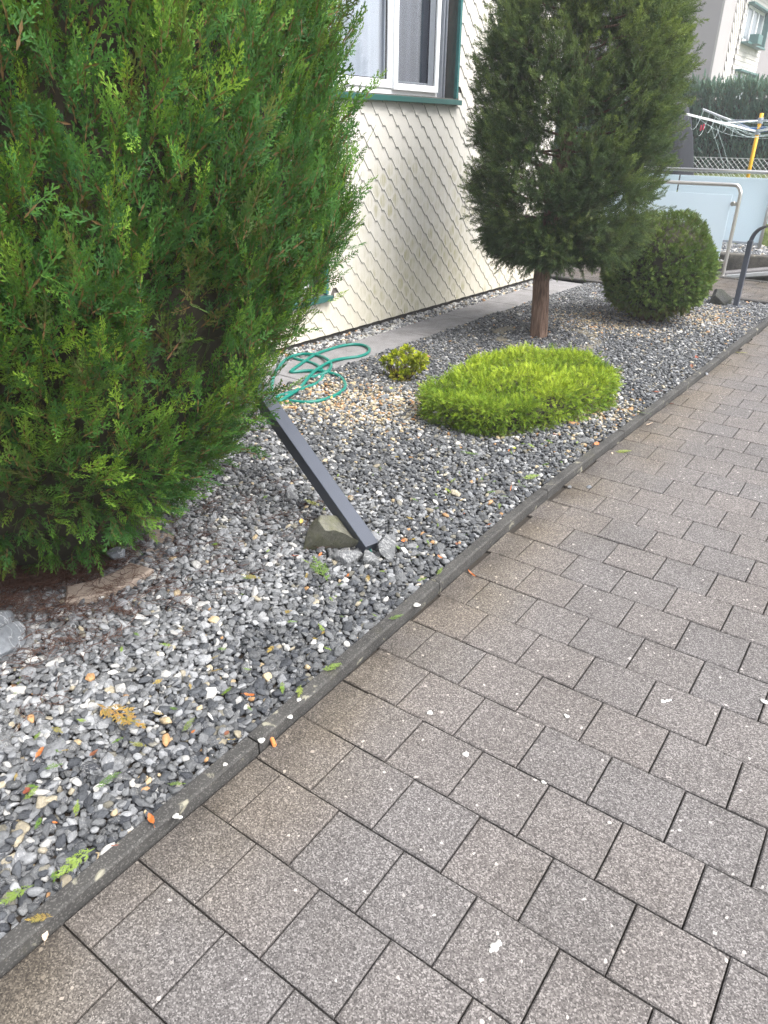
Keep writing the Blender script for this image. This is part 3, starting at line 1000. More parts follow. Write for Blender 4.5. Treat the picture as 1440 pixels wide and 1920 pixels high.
PAL = np.array([(0.046, 0.050, 0.058), (0.066, 0.071, 0.079), (0.094, 0.098, 0.103), (0.135, 0.14, 0.145), (0.205, 0.212, 0.222), (0.30, 0.308, 0.318), (0.42, 0.415, 0.40), (0.55, 0.54, 0.51), (0.34, 0.30, 0.22), (0.46, 0.36, 0.22), (0.42, 0.24, 0.11), (0.16, 0.15, 0.12)])
def pick_colors(W):
    """W (n,12) weights -> colours"""
    c = np.cumsum(W/W.sum(1, keepdims=True), 1)
    k = (rng.random(len(W))[:, None] > c).sum(1).clip(0, 11)
    return PAL[k]*rng.uniform(.8, 1.18, (len(W), 1))*0.95
def jitter_points(x0, x1, y0, y1, cell, over=1.0):
    nx_, ny_ = max(1, int((x1-x0)/cell)), max(1, int((y1-y0)/cell))
    X, Y = np.meshgrid(np.arange(nx_), np.arange(ny_))
    P = np.stack([X.ravel(), Y.ravel()], 1)+rng.uniform(0, 1, (nx_*ny_, 2))
    return np.c_[x0+P[:, 0]*(x1-x0)/nx_, y0+P[:, 1]*(y1-y0)/ny_]
def blob(P, c, r):
    return np.exp(-((P[:, 0]-c[0])**2/r[0]**2+(P[:, 1]-c[1])**2/r[1]**2))
THUJA_C = np.array([-1.42, 0.93])
def bed_mask(P):
    ok = (P[:, 0] < np.interp(P[:, 1], XK_Y, XK_X)-.047-.012)
    slab = -2.30+0.028*(P[:, 1]-5.0)
    ok &= (P[:, 0] > slab+0.19+.006) & (P[:, 1] < 8.11)
    return ok
sets = []
for layer, (cell, zz) in enumerate(((0.0195, -0.002), (0.0200, 0.010), (0.036, 0.018))):
    P = jitter_points(-2.2, 0.15, -0.75, 8.12, cell)
    P = P[bed_mask(P)]
    sets.append(np.c_[P, np.full(len(P), zz)])
G = np.concatenate(sets)
n = len(G)
far = np.clip((G[:, 1]-1.0)/3.0, 0, 1)
size = rng.lognormal(math.log(0.0143), 0.28, n)*(1-0.22*far)
size = np.clip(size, .008, .034)
size[G[:, 2] > .018] *= 1.1
# colour fields: pale limestone by the hedge, dark slate along the kerb and in the middle, golden patches
dk = np.interp(G[:, 1], XK_Y, XK_X)-G[:, 0]
lump = lumps(np.c_[G[:, :2]*1.5, np.zeros(n)], 1.2, 5)*.12
pale = np.clip(np.clip((dk-.22+lump*1.2)/.25, 0, 1)*np.clip((2.3-G[:, 1])/.9, 0, 1)*np.clip((G[:, 1]-.12+(dk-.4))/.3, .25, 1)+lump*.5, 0, 1)
gold = np.clip(blob(G, (-1.55, 3.12), (.55, .36))*1.5+blob(G, (-.33, 3.95), (.22, .30))*1.3+blob(G, (-.42, 7.1), (.25, .45))*.9+blob(G, (-1.1, 6.3), (.5, .45))*.8+lump*.5, 0, 1)
farpale = np.clip((G[:, 1]-6.3)/1.0, 0, 1)*.8
W_dark = np.array([.20, .24, .22, .17, .08, .03, .025, .015, .010, .004, .002, .02])
W_mid = np.array([.10, .19, .24, .22, .11, .04, .025, .015, .015, .005, .003, .04])
W_pale = np.array([.015, .05, .12, .24, .32, .16, .04, .022, .012, .003, .002, .02])
W_gold = np.array([.03, .05, .07, .07, .06, .04, .09, .07, .22, .20, .08, .04])
near = np.clip((2.6-G[:, 1])/1.6, 0, 1)
Wt = W_mid[None]*(1-near[:, None])+W_dark[None]*near[:, None]
Wt = Wt*(1-pale[:, None])+W_pale[None]*pale[:, None]
Wt = Wt*(1-farpale[:, None]*.7)+W_pale[None]*farpale[:, None]*.7
Wt = Wt*(1-gold[:, None])+W_gold[None]*gold[:, None]
colr = pick_colors(Wt)
ax = nrm(np.c_[rng.normal(0, 1, n), rng.normal(0, 1, n), rng.normal(0, .22, n)])
up_ = nrm(np.c_[rng.normal(0, .38, n), rng.normal(0, .38, n), np.ones(n)])
Qg = frame_quat(up_, np.cross(up_, ax))
Sg = np.c_[size*rng.uniform(.95, 1.45, n), size*rng.uniform(.7, 1.05, n), size*rng.uniform(.42, .75, n)]
# slight heaping under the hedge and towards the middle of the bed
zz = G[:, 2]+0.012*lumps(np.c_[G[:, :2]*2.2, np.zeros(n)], 1.0, 9)+0.012*np.clip(dk/.3, 0, 1)
tag(scatter('gravel', None, 'gravel', np.c_[G[:, :2], zz], Qg, Sg, rng.random(n), None, colr), 'grey crushed stone gravel covering the garden bed', 'gravel', kind='stuff')

# white pebbles between the slabs and the wall
P = np.concatenate([jitter_points(-2.95, -2.3, 1.5, 8.1, c) for c in (.026, .032)])
wallx = -2.70+.045*(P[:, 1]-5); slab = -2.30+.028*(P[:, 1]-5)-.19
P = P[(P[:, 0] > wallx-.03) & (P[:, 0] < slab-.005)]
n = len(P)
size = rng.lognormal(math.log(.015), .28, n).clip(.008, .03)
Wt = np.tile(np.array([.03, .05, .06, .08, .12, .16, .22, .2, .04, .02, .03, .05]), (n, 1))
up_ = nrm(np.c_[rng.normal(0, .35, (n, 2)), np.ones(n)])
tag(scatter('pebble_strip', None, 'gravel', np.c_[P, rng.uniform(-.004, .014, n)], frame_quat(up_, nrm(rng.normal(0, 1, (n, 3)))), np.c_[size*1.2, size*.9, size*.65], None, None, pick_colors(Wt)),
    'strip of pale pebbles between wall and concrete slabs', 'pebbles', kind='stuff')

# ------------------------------------------------------------------ rocks
def rock(name, loc, dims, seed, mat, label, cat='rock', rz=0.0, tilt=(0, 0), cuts=9, rough=0.05, group=None, lims=(.42, .74)):
    q = np.random.default_rng(seed)
    bm = bmesh.new()
    bmesh.ops.create_icosphere(bm, subdivisions=5, radius=1.0)
    V = np.array([v.co for v in bm.verts])
    for _ in range(cuts):
        d = nrm(q.normal(0, 1, 3)); lim = q.uniform(*lims)
        s = V@d
        V = V-np.maximum(0, s-lim)[:, None]*d*0.93
    for k, (f, a) in enumerate(((1.8, rough), (4.5, rough*.45), (11, rough*.2), (26, rough*.1))):
        for i in range(len(V)):
            V[i] *= 1+a*mnoise.noise(Vector(V[i]*f)+Vector((seed*3.1, k*7.7, 0)))
    V *= np.array(dims)/2/np.abs(V).max(0)
    for v, c in zip(bm.verts, V): v.co = c
    me = bpy.data.meshes.new(name)
    bm.to_mesh(me); bm.free()
    me.polygons.foreach_set('use_smooth', [True]*len(me.polygons))
    o = obj(name, me, mat, None, loc, (tilt[0], tilt[1], rz))
    return tag(o, label, cat, group)
rock('boulder', (-0.575, 1.600, 0.095), (0.24, 0.31, 0.35), 11, MAT['rock_olive'], 'olive grey boulder propping up the leaning dark post', rz=R(-38), tilt=(R(14), R(10)), cuts=8, rough=.03, lims=(.18, .5))
rock('rock', (-0.415, 1.560, 0.032), (0.125, 0.085, 0.085), 12, MAT['rock_grey'], 'long grey rock at the foot of the leaning post', rz=R(30))
rock('rock', (-0.343, 1.600, 0.030), (0.085, 0.085, 0.085), 17, MAT['rock_grey'], 'smallest grey rock below the lower end of the post', rz=R(80))
rock('rock', (-0.318, 1.700, 0.050), (0.10, 0.12, 0.145), 23, MAT['rock_grey'], 'pointed upright grey rock right of the post foot', rz=R(20))
rock('boulder', (-0.995, 0.440, 0.035), (0.14, 0.20, 0.12), 31, MAT['rock_blue'], 'pale blue grey boulder at the left edge below the hedge', rz=R(35), lims=(.6, .85))
rock('boulder', (-1.13, 0.47, 0.035), (0.14, 0.16, 0.11), 37, MAT['rock_blue'], 'blue grey boulder half hidden behind the pale one at left edge', rz=R(10), lims=(.6, .85))
rock('rock', (-1.12, 0.985, 0.075), (0.085, 0.055, 0.055), 41, MAT['rock_blue'], 'small blue grey stone lying on the tan edging', rz=R(30))
rock('rock', (-0.975, 1.135, 0.07), (0.045, 0.05, 0.04), 44, MAT['rock_blue'], 'small flat grey stone beside the right end of the tan edging', rz=R(0))
rock('boulder', (-0.49, 7.82, 0.075), (0.26, 0.2, 0.20), 52, MAT['rock_dark'], 'dark mossy block of stone beside the clipped globe bush', rz=R(12), cuts=7)
rock('rock', (-1.53, 3.40, 0.03), (0.11, 0.09, 0.075), 58, MAT['rock_grey'], 'dark grey stone in golden gravel below the dwarf shrub', rz=R(50))
rock('rock', (-1.47, 3.29, 0.028), (0.075, 0.06, 0.05), 59, MAT['rock_blue'], 'small pale stone between dwarf shrub and yellow cushion', rz=R(20))
rock('rock', (-0.98, 1.83, 0.028), (0.085, 0.075, 0.07), 61, MAT['rock_grey'], 'round grey stone on gravel left of the leaning post', rz=R(20))
rock('rock', (-1.70, 6.05, 0.025), (0.17, 0.12, 0.07), 63, MAT['rock_blue'], 'flat grey stone behind the tree ring near the slabs', rz=R(20))
for k, p in enumerate(((1105, 912), (1068, 912), (1325, 700))):
    c = gz(*p, 0.01)
    rock('pebble', (c[0], c[1], .009), (.03, .024, .02), 70+k, MAT['rock_blue'] if k != 1 else MAT['rock_grey'],
         ('pale pebble fallen on the pavers against the kerb', 'grey flat pebble lying on the paver by the kerb', 'white pebble on pavers at the far kerb')[k], 'pebble', rz=k)

# ------------------------------------------------------------------ leaning post
foot = gz(694, 1030, .035); head = np.array([-1.20, 1.965, 0.47])
ray_ = ray(516, 778)
t_ = 0.745*(0-CAM[2])/ray_[2]
head = CAM+ray_*t_
dirp = nrm(head-foot)
L_ = float(np.linalg.norm(head-foot))+0.28
post = tag(empty('leaning_post', tuple(foot)), 'anthracite square metal post leaning from boulder into the big hedge', 'post')
zax = Vector(dirp); xax = zax.cross(Vector((0, 0, 1))).normalized(); yax = zax.cross(xax).normalized()
if yax.z < 0: yax = -yax; xax = -xax
post.rotation_euler = Matrix((xax, yax, zax)).transposed().to_euler()
PW = 0.0335
mp = MB().box((-PW, -PW, 0.0), (PW, PW, L_))
obj('tube', mp.mesh('tube', 0.003, seg=2), MAT['anthracite'], post)
mw = MB().tube([(0, 0, 0.02), (0.0, -.004, -.02), (.012, -.02, -.045), (.03, -.03, -.05)], 0.004, 8)
obj('cable', mw.mesh('cable', smooth=True), MAT['hose'], post)
ms = MB().tube([(PW*.3, -PW*1.02, .03), (PW*.3, -PW*1.1, .03)], .003, 8)
obj('screw', ms.mesh('screw'), MAT['steel'], post)

# ------------------------------------------------------------------ edging rings
def ring_piece(parent, c, r0_, r1_, a0, a1, z0, z1, mat, tilt=0.0):
    am = (a0+a1)/2; cx, cy_ = math.cos(am)*(r0_+r1_)/2, math.sin(am)*(r0_+r1_)/2
    n = 7
    P = [(r1_*math.cos(a0+(a1-a0)*i/(n-1))-cx, r1_*math.sin(a0+(a1-a0)*i/(n-1))-cy_) for i in range(n)]
    P += [(r0_*math.cos(a1-(a1-a0)*i/(n-1))-cx, r0_*math.sin(a1-(a1-a0)*i/(n-1))-cy_) for i in range(n)]
    return obj('edging_stone', mesh_from('edging_stone', *prism(P, z0, z1, .007)), mat, parent, (cx, cy_, 0), (random.gauss(0, .04), random.gauss(0, .04), 0))
e1 = tag(empty('hedge_edging', (-1.36, 0.93, 0)), 'curved tan concrete edging stones under the big hedge', 'edging')
for a0, a1, dz in ((-64, -40, -.025), (-36, 14, .0), (18, 40, -.018), (46, 66, -.01), (75, 110, 0), (115, 150, 0), (160, 200, 0), (210, 250, 0)):
    ring_piece(e1, None, .30, .41, R(a0), R(a1), -.06, .048+dz, MAT['edging'])
e2 = tag(empty('tree_edging', (-1.30, 5.40, 0)), 'low mossy ring of edging stones around the juniper trunk', 'edging')
for i in range(9):
    ring_piece(e2, None, .36, .46, R(i*40+1), R(i*40+38.5), -.06, .030+random.gauss(0, .004), MAT['ringedge'])
# earth and litter inside the rings lies over the gravel
def mound(name, c, r, z, label, cat, seed):
    V = [(0, 0, z)]; F = []
    n = 40; m = 6
    for j in range(1, m+1):
        for i in range(n):
            a = 2*math.pi*i/n; rr = r*j/m
            V.append((rr*math.cos(a), rr*math.sin(a), z*(1-(j/m)**3)+.006*mnoise.noise(Vector((rr*math.cos(a)*14, rr*math.sin(a)*14, seed)))+.004))
    for i in range(n): F.append((0, 1+i, 1+(i+1) % n))
    for j in range(m-1):
        for i in range(n):
            a = 1+j*n+i; b = 1+j*n+(i+1) % n
            F.append((a, a+n, b+n, b))
    return tag(obj(name, mesh_from(name, V, F, True), MAT['soil'], None, (c[0], c[1], 0)), label, cat, kind='stuff')
mound('soil', (-1.36, .93), .31, .045, 'dark soil and brown litter inside the hedge edging', 'soil', 2)

# dry needles strewn under the hedge
def strand(seed):
    q = np.random.default_rng(seed)
    S = MB()
    for k in range(5):
        p = np.array([q.normal(0, .012), q.normal(0, .012), .001+q.random()*.004]); a = q.uniform(0, 6.28)
        pts = [p]
        for i in range(4):
            a += q.normal(0, .5)
            pts.append(pts[-1]+np.array([math.cos(a), math.sin(a), q.normal(0, .12)])*.012)
        S.tube(pts, [.0006, .0008, .0007, .0006, .0004], 3, cap=False)
    me = S.mesh('needles'); me.materials.append(MAT['needle'])
    return me
variant_set('needles', [strand(i) for i in range(10)])
n = 2000
a = rng.uniform(0, 6.28, n); rr = np.abs(rng.normal(0, .27, n))
P = np.c_[-1.30+rr*np.cos(a)*1.0, .72+rr*np.sin(a)*1.1]
P2 = np.c_[rng.uniform(-1.5, -.6, 160), rng.uniform(.1, 1.9, 160)]
P = np.concatenate([P, P2]); n = len(P)
dist_ = np.hypot(P[:, 0]+1.36, P[:, 1]-.93)
z = np.where(dist_ < .42, .052, .036)+rng.uniform(-.006, .006, n)
keep = (P[:, 0] < -.12) & (P[:, 0] > -2.05) & ((dist_ < .31) | (dist_ > .38) | (rng.random(n) < .12))
P, z = P[keep], z[keep]; n = len(P)
tag(scatter('needle_litter', None, 'needles', np.c_[P, z], frame_quat(np.c_[rng.normal(0, .15, (n, 2)), np.ones(n)], np.c_[rng.normal(0, 1, (n, 2)), np.zeros(n)]), rng.uniform(.7, 1.7, n)),
    'dry reddish brown needle litter under the hedge', 'litter', kind='stuff')

# ------------------------------------------------------------------ big thuja at the left
FOL = dict(
    thuja=m_foliage('thuja_foliage', (0.014, 0.054, 0.024), (0.052, 0.150, 0.026), (0.25, 0.40, 0.038), dead=(0.085, 0.070, 0.022)),
    juniper=m_foliage('juniper_foliage', (0.028, 0.052, 0.033), (0.078, 0.125, 0.052), (0.22, 0.285, 0.065), twig=(0.10, 0.06, 0.04), dead=(0.05, 0.045, 0.03)),
    globe=m_foliage('globe_foliage', (0.028, 0.072, 0.018), (0.088, 0.165, 0.034), (0.22, 0.29, 0.06), dead=(0.11, 0.075, 0.03)),
    cushion=m_foliage('yellow_juniper_foliage', (0.040, 0.105, 0.012), (0.165, 0.285, 0.022), (0.41, 0.51, 0.036), dead=(0.16, 0.12, 0.03)),
    dwarf=m_foliage('dwarf_cypress_foliage', (0.08, 0.13, 0.012), (0.24, 0.31, 0.014), (0.48, 0.51, 0.03), dead=(0.22, 0.12, 0.03)),
    hedge=m_foliage('blue_green_hedge', (0.035, 0.085, 0.070), (0.085, 0.165, 0.13), (0.19, 0.30, 0.23)),
    clip=m_foliage('green_clipping', (0.05, 0.12, 0.02), (0.12, 0.22, 0.03), (0.25, 0.34, 0.05), dead=(0.42, 0.2, 0.06)),
)
variant_set('thuja', [spray_fan(1.0, 8+(i % 4), 200+i, FOL['thuja'], blade=0.034+.003*(i % 3), spread=0.33+0.05*(i % 3), curl=0.02+0.05*(i % 4), sub=3, ang=36+4*(i % 4)) for i in range(12)])
TZ = np.array([0.03, 0.11, 0.20, 0.39, 0.60, 0.86, 1.08, 1.23, 1.43, 1.63, 1.85, 2.15, 2.5, 2.85, 3.1])
TR = np.array([0.28, 0.38, 0.51, 0.72, 0.88, 1.07, 1.19, 1.23, 1.24, 1.23, 1.24, 1.24, 1.05, 0.65, 0.15])
thuja = tag(empty('thuja_hedge', (THUJA_C[0], THUJA_C[1], 0)), 'huge dense green thuja bush filling the left side', 'hedge')
mt = MB()
mt.tube([(0, 0, -.05), (.02, .01, .6), (-.03, .03, 1.4), (0, 0, 2.5)], [.13, .11, .08, .03], 12)
obj('trunk', mt.mesh('trunk', smooth=True), MAT['bark'], thuja)
mbz = MB()
q = np.random.default_rng(3)
for i in range(60):
    z = q.uniform(.15, 2.4); a = q.uniform(0, 6.28); rr = np.interp(z+.25, TZ, TR)*.82
    mbz.tube([(0, 0, z-.1), (rr*.5*math.cos(a), rr*.5*math.sin(a), z+.02), (rr*math.cos(a), rr*math.sin(a), z+.28)], [.02, .012, .005], 6)
obj('branches', mbz.mesh('branches', smooth=True), MAT['twig'], thuja)
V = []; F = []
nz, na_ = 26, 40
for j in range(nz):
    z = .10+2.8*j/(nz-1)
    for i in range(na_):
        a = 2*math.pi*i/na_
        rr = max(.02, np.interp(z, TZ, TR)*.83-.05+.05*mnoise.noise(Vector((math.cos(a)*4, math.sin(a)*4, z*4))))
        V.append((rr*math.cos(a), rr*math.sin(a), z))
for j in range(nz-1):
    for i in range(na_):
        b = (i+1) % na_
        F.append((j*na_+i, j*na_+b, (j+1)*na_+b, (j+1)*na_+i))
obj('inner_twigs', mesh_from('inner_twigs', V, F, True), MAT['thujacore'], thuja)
def revolve_points(m, TZ, TR, zlo, zhi, q, seam=None):
    zs = np.linspace(zlo, zhi, 400); w = np.interp(zs, TZ, TR)+.12; c = np.cumsum(w); c /= c[-1]
    z = np.interp(q.random(m), c, zs); a = q.uniform(0, 2*math.pi, m)
    r_ = np.interp(z, TZ, TR)
    dr = (np.interp(z+.05, TZ, TR)-np.interp(z-.05, TZ, TR))/.1
    o = nrm(np.stack([np.cos(a), np.sin(a), -dr], 1))
    return np.stack([np.cos(a)*r_, np.sin(a)*r_, z], 1), o
q = np.random.default_rng(21)
m = 8800
B, O = revolve_points(m, TZ, TR, .04, 2.9, q)
lum = lumps(B, 3.6, 3)
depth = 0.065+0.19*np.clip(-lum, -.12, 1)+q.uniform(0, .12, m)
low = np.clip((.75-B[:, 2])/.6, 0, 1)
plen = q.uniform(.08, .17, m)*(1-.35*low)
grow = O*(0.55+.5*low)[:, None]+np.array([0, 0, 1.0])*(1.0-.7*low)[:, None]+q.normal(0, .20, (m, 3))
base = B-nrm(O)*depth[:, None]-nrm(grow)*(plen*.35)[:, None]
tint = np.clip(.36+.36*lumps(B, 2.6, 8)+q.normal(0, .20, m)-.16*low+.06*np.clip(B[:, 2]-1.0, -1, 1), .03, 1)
low2 = np.clip((1.05-B[:, 2])/.8, 0, 1)
old = np.clip(low2*.7*(q.random(m) < .6)*np.clip(.6+lumps(B, 4.0, 15), 0, 1.3)+(q.random(m) < .05)*.6, 0, 1)
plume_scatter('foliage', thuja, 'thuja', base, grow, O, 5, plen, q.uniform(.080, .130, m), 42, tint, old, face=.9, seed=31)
mi = 2600                                                  # older inner sprays close the gaps
Bi, Oi = revolve_points(mi, TZ, TR, .08, 2.8, q)
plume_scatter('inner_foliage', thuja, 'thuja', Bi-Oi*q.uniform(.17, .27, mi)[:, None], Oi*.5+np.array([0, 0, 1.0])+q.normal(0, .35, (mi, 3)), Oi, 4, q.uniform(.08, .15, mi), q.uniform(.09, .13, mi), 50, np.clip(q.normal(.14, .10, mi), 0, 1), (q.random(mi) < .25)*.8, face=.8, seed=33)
# long young leaders standing out of the outline
m = 260
B, O = revolve_points(m, TZ, TR, .5, 2.7, q)
grow = O*.45+np.array([0, 0, 1.0])+q.normal(0, .15, (m, 3))
plume_scatter('young_shoots', thuja, 'thuja', B-O*.25, grow, O, 7, q.uniform(.16, .28, m), q.uniform(.08, .12, m), 36, np.clip(q.normal(.75, .14, m), 0, 1), np.zeros(m), face=.9, seed=32)
# bare cut twig ends
mbz = MB()
B, O = revolve_points(80, TZ, TR, .4, 2.4, q)
for p, o in zip(B, O):
    g = nrm(o*.4+np.array([0, 0, 1.])+q.normal(0, .2, 3)); s = p-o*.09
    l = q.uniform(.04, .10)
    mbz.tube([s, s+g*l*.5+q.normal(0, .004, 3), s+g*l], [.0020, .0017, .0012], 5)
obj('cut_twigs', mbz.mesh('cut_twigs'), m_plain('orange_brown_twig', (0.27, 0.12, 0.05), .8, var=.4), thuja)

# ------------------------------------------------------------------ juniper tree
variant_set('juniper', [spray_brush(1.0, 22, 300+i, FOL['juniper'], blade=0.030, spread=.36+.05*(i % 3), sub=7, ang=36+4*(i % 4)) for i in range(8)])
JC = np.array([-1.385, 5.43])
tree = tag(empty('juniper_tree', (JC[0], JC[1], 0)), 'juniper tree on a bare reddish trunk before the shingled wall', 'tree')
tp = [(0.0, 0, -.08), (0, 0, .05), (-.015, .0, .30), (-.035, .01, .62), (-.02, .05, 1.1), (.06, .08, 1.8), (.1, .1, 2.9)]
P = smooth_curve(tp, 6)
zz = [p[2] for p in P]
rad = [float(np.interp(z, [-.1, .05, .3, .62, 1.2, 2.0, 2.9], [.082, .072, .067, .068, .05, .035, .012])) for z in zz]
mt = MB().tube(P, rad, 28)
me = mt.mesh('trunk', smooth=True)
for v in me.vertices:
    a = math.atan2(v.co.y, v.co.x); rr = 1+.05*math.sin(a*5+v.co.z*2)+.03*math.sin(a*11-v.co.z*3)+.04*mnoise.noise(v.co*9)
    c = Vector((float(np.interp(v.co.z, zz, [p[0] for p in P])), float(np.interp(v.co.z, zz, [p[1] for p in P])), v.co.z))
    v.co = c+(v.co-c)*rr
obj('trunk', me, MAT['bark'], tree)
JZ = np.array([.50, .60, .75, .92, 1.1, 1.5, 1.9, 2.3, 2.7, 3.05, 3.3])
JR = np.array([.12, .38, .57, .68, .74, .75, .75, .70, .55, .31, .05])
JO = np.array([.04, .12])                                 # crown axis offset from the trunk
q = np.random.default_rng(44)
limbs = MB(); tips = []
for i in range(84):
    z = .60+2.35*(i+q.random())/84; a = i*2.4+q.normal(0, .3)
    rr = float(np.interp(z+.15, JZ, JR))*q.uniform(.70, .98)
    s = np.array([float(np.interp(z, zz, [p[0] for p in P])), float(np.interp(z, zz, [p[1] for p in P])), z])
    e = np.array([JO[0]+rr*math.cos(a), JO[1]+rr*math.sin(a), z+q.uniform(.05, .3)])
    mdl = (s+e)/2+np.array([0, 0, -.05])
    c = smooth_curve([s, mdl, e], 4)
    limbs.tube(c, list(np.linspace(.013, .004, len(c))), 6)
    tips.append((mdl, e))
for i in range(30):                                          # low drooping skirt of boughs
    a = i*2.4; z = .66+.10*q.random(); rr = q.uniform(.18, .62)
    s = np.array([-.03, .01, .72]); e = np.array([JO[0]-.05+rr*math.cos(a), JO[1]+rr*math.sin(a), z+.10*rr])
    limbs.tube([s, (s+e)/2+np.array([0, 0, .06]), e], [.010, .007, .003], 6)
    tips.append(((s+e)/2, e))
Bs = []; Gs = []; Os = []; Ts = []
for k, (mdl, e) in enumerate(tips):
    t0 = q.normal(.34, .13)
    for c_, cnt, rad_ in ((e, 34, .19), (mdl*.45+e*.55, 24, .18)):
        d = nrm(q.normal(0, 1, (cnt, 3)))*(q.random(cnt)**.5)[:, None]*np.array([rad_, rad_, rad_*.7])
        p = c_+d
        # keep inside the outline
        zr = np.interp(p[:, 2], JZ, JR); h_ = p[:, :2]-JO; hl = np.maximum(np.linalg.norm(h_, axis=1), 1e-6)
        sc = np.minimum(1, (zr-.03)/hl); p[:, :2] = JO+h_*sc[:, None]
        o = nrm(np.c_[p[:, :2]-JO, (p[:, 2]-c_[2])*1.5+.10])
        Bs.append(p); Os.append(o)
        Gs.append(o*.8+np.array([0, 0, .55])*np.clip((p[:, 2:3]-.75)/.5, -.6, 1)+q.normal(0, .35, (cnt, 3)))
        Ts.append(np.clip(t0+.55*d[:, 2]/rad_*.6+q.normal(0, .08, cnt), 0, 1))
obj('limbs', limbs.mesh('limbs', smooth=True), MAT['bark'], tree)
B = np.concatenate(Bs); Gw = np.concatenate(Gs); O = np.concatenate(Os); T = np.concatenate(Ts)
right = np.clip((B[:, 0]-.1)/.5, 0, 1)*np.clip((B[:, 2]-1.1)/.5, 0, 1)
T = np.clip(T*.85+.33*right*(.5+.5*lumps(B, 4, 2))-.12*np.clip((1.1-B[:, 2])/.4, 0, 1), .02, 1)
ms = 2400                                                  # closed outer shell of shoots
Bq, Oq = revolve_points(ms, JZ, JR, .55, 3.15, q)
dq = .02+.24*np.clip(-lumps(Bq, 4.6, 6), -.1, 1)+q.uniform(0, .13, ms)
Bq = Bq-Oq*dq[:, None]; Bq[:, :2] += JO
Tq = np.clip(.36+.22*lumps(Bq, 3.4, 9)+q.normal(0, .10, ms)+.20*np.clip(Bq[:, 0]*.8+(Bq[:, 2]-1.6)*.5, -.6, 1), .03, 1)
B = np.concatenate([B, Bq]); O = np.concatenate([O, Oq]); T = np.concatenate([T, Tq])
Gw = np.concatenate([Gw, Oq*.7+np.array([0, 0, .6])*np.clip((Bq[:, 2:3]-.7)/.4, -.5, 1)+q.normal(0, .3, (ms, 3))])
right = np.clip((B[:, 0]-.1)/.5, 0, 1)*np.clip((B[:, 2]-1.1)/.5, 0, 1)
m = len(B)
sz = q.uniform(.075, .125, m)*(1+.3*right)
plume_scatter('crown', tree, 'juniper', B-nrm(Gw)*.06, Gw, O, 3, q.uniform(.06, .14, m), sz, 46, T, (q.random(m) < .12)*.7, face=.3, seed=45)

# ------------------------------------------------------------------ clipped globe bush
variant_set('globe', [spray_fan(1.0, 11, 400+i, FOL['globe'], blade=0.060, spread=.5, curl=.15, sub=4) for i in range(6)])
globe = tag(empty('globe_bush', (-.835, 6.67, 0)), 'clipped dark green globe bush behind the juniper tree', 'bush')
GZ = np.array([.05, .10, .22, .40, .55, .70, .84, .95, 1.0])
GR = np.array([.24, .33, .45, .52, .53, .50, .39, .20, .02])
GO = .03
mbz = MB()
q = np.random.default_rng(51)
for i in range(46):
    a = q.uniform(0, 6.28); r1_ = q.uniform(.25, .42); z1 = q.uniform(.2, .6)
    mbz.tube([(q.normal(0, .05), q.normal(0, .05), -.03), (r1_*.6*math.cos(a), r1_*.6*math.sin(a), z1*.45), (r1_*math.cos(a), r1_*math.sin(a), z1)], [.014, .009, .004], 6)
obj('stems', mbz.mesh('stems', smooth=True), MAT['twig'], globe)
bm = bmesh.new(); bmesh.ops.create_icosphere(bm, subdivisions=3, radius=1.0)
for v in bm.verts:
    z = .5+v.co.z*.42; hh = math.hypot(v.co.x, v.co.y) or 1
    rr = float(np.interp(z, GZ, GR))*.82
    v.co = Vector((v.co.x/hh*rr*min(1, hh*1.3), v.co.y/hh*rr*min(1, hh*1.3), z))
me = bpy.data.meshes.new('inner_twigs'); bm.to_mesh(me); bm.free()
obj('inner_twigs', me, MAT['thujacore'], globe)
m = 5200
B, O = revolve_points(m, GZ, GR, .07, .99, q)
B = B*(1+.05*lumps(B, 7, 4))[:, None]
grow = O*1.0+np.array([0, 0, .35])+q.normal(0, .45, (m, 3))
old = np.clip(((B[:, 2] > .75)*.35+(B[:, 2] < .2)*.75)*q.uniform(0, 1.2, m), 0, 1)
plume_scatter('foliage', globe, 'globe', B-O*q.uniform(.05, .09, m)[:, None], grow, O, 3, q.uniform(.015, .035, m), q.uniform(.038, .058, m), 50, np.clip(.38+.2*lumps(B, 6, 7)+q.normal(0, .12, m), 0, 1), old, face=.5, seed=52)

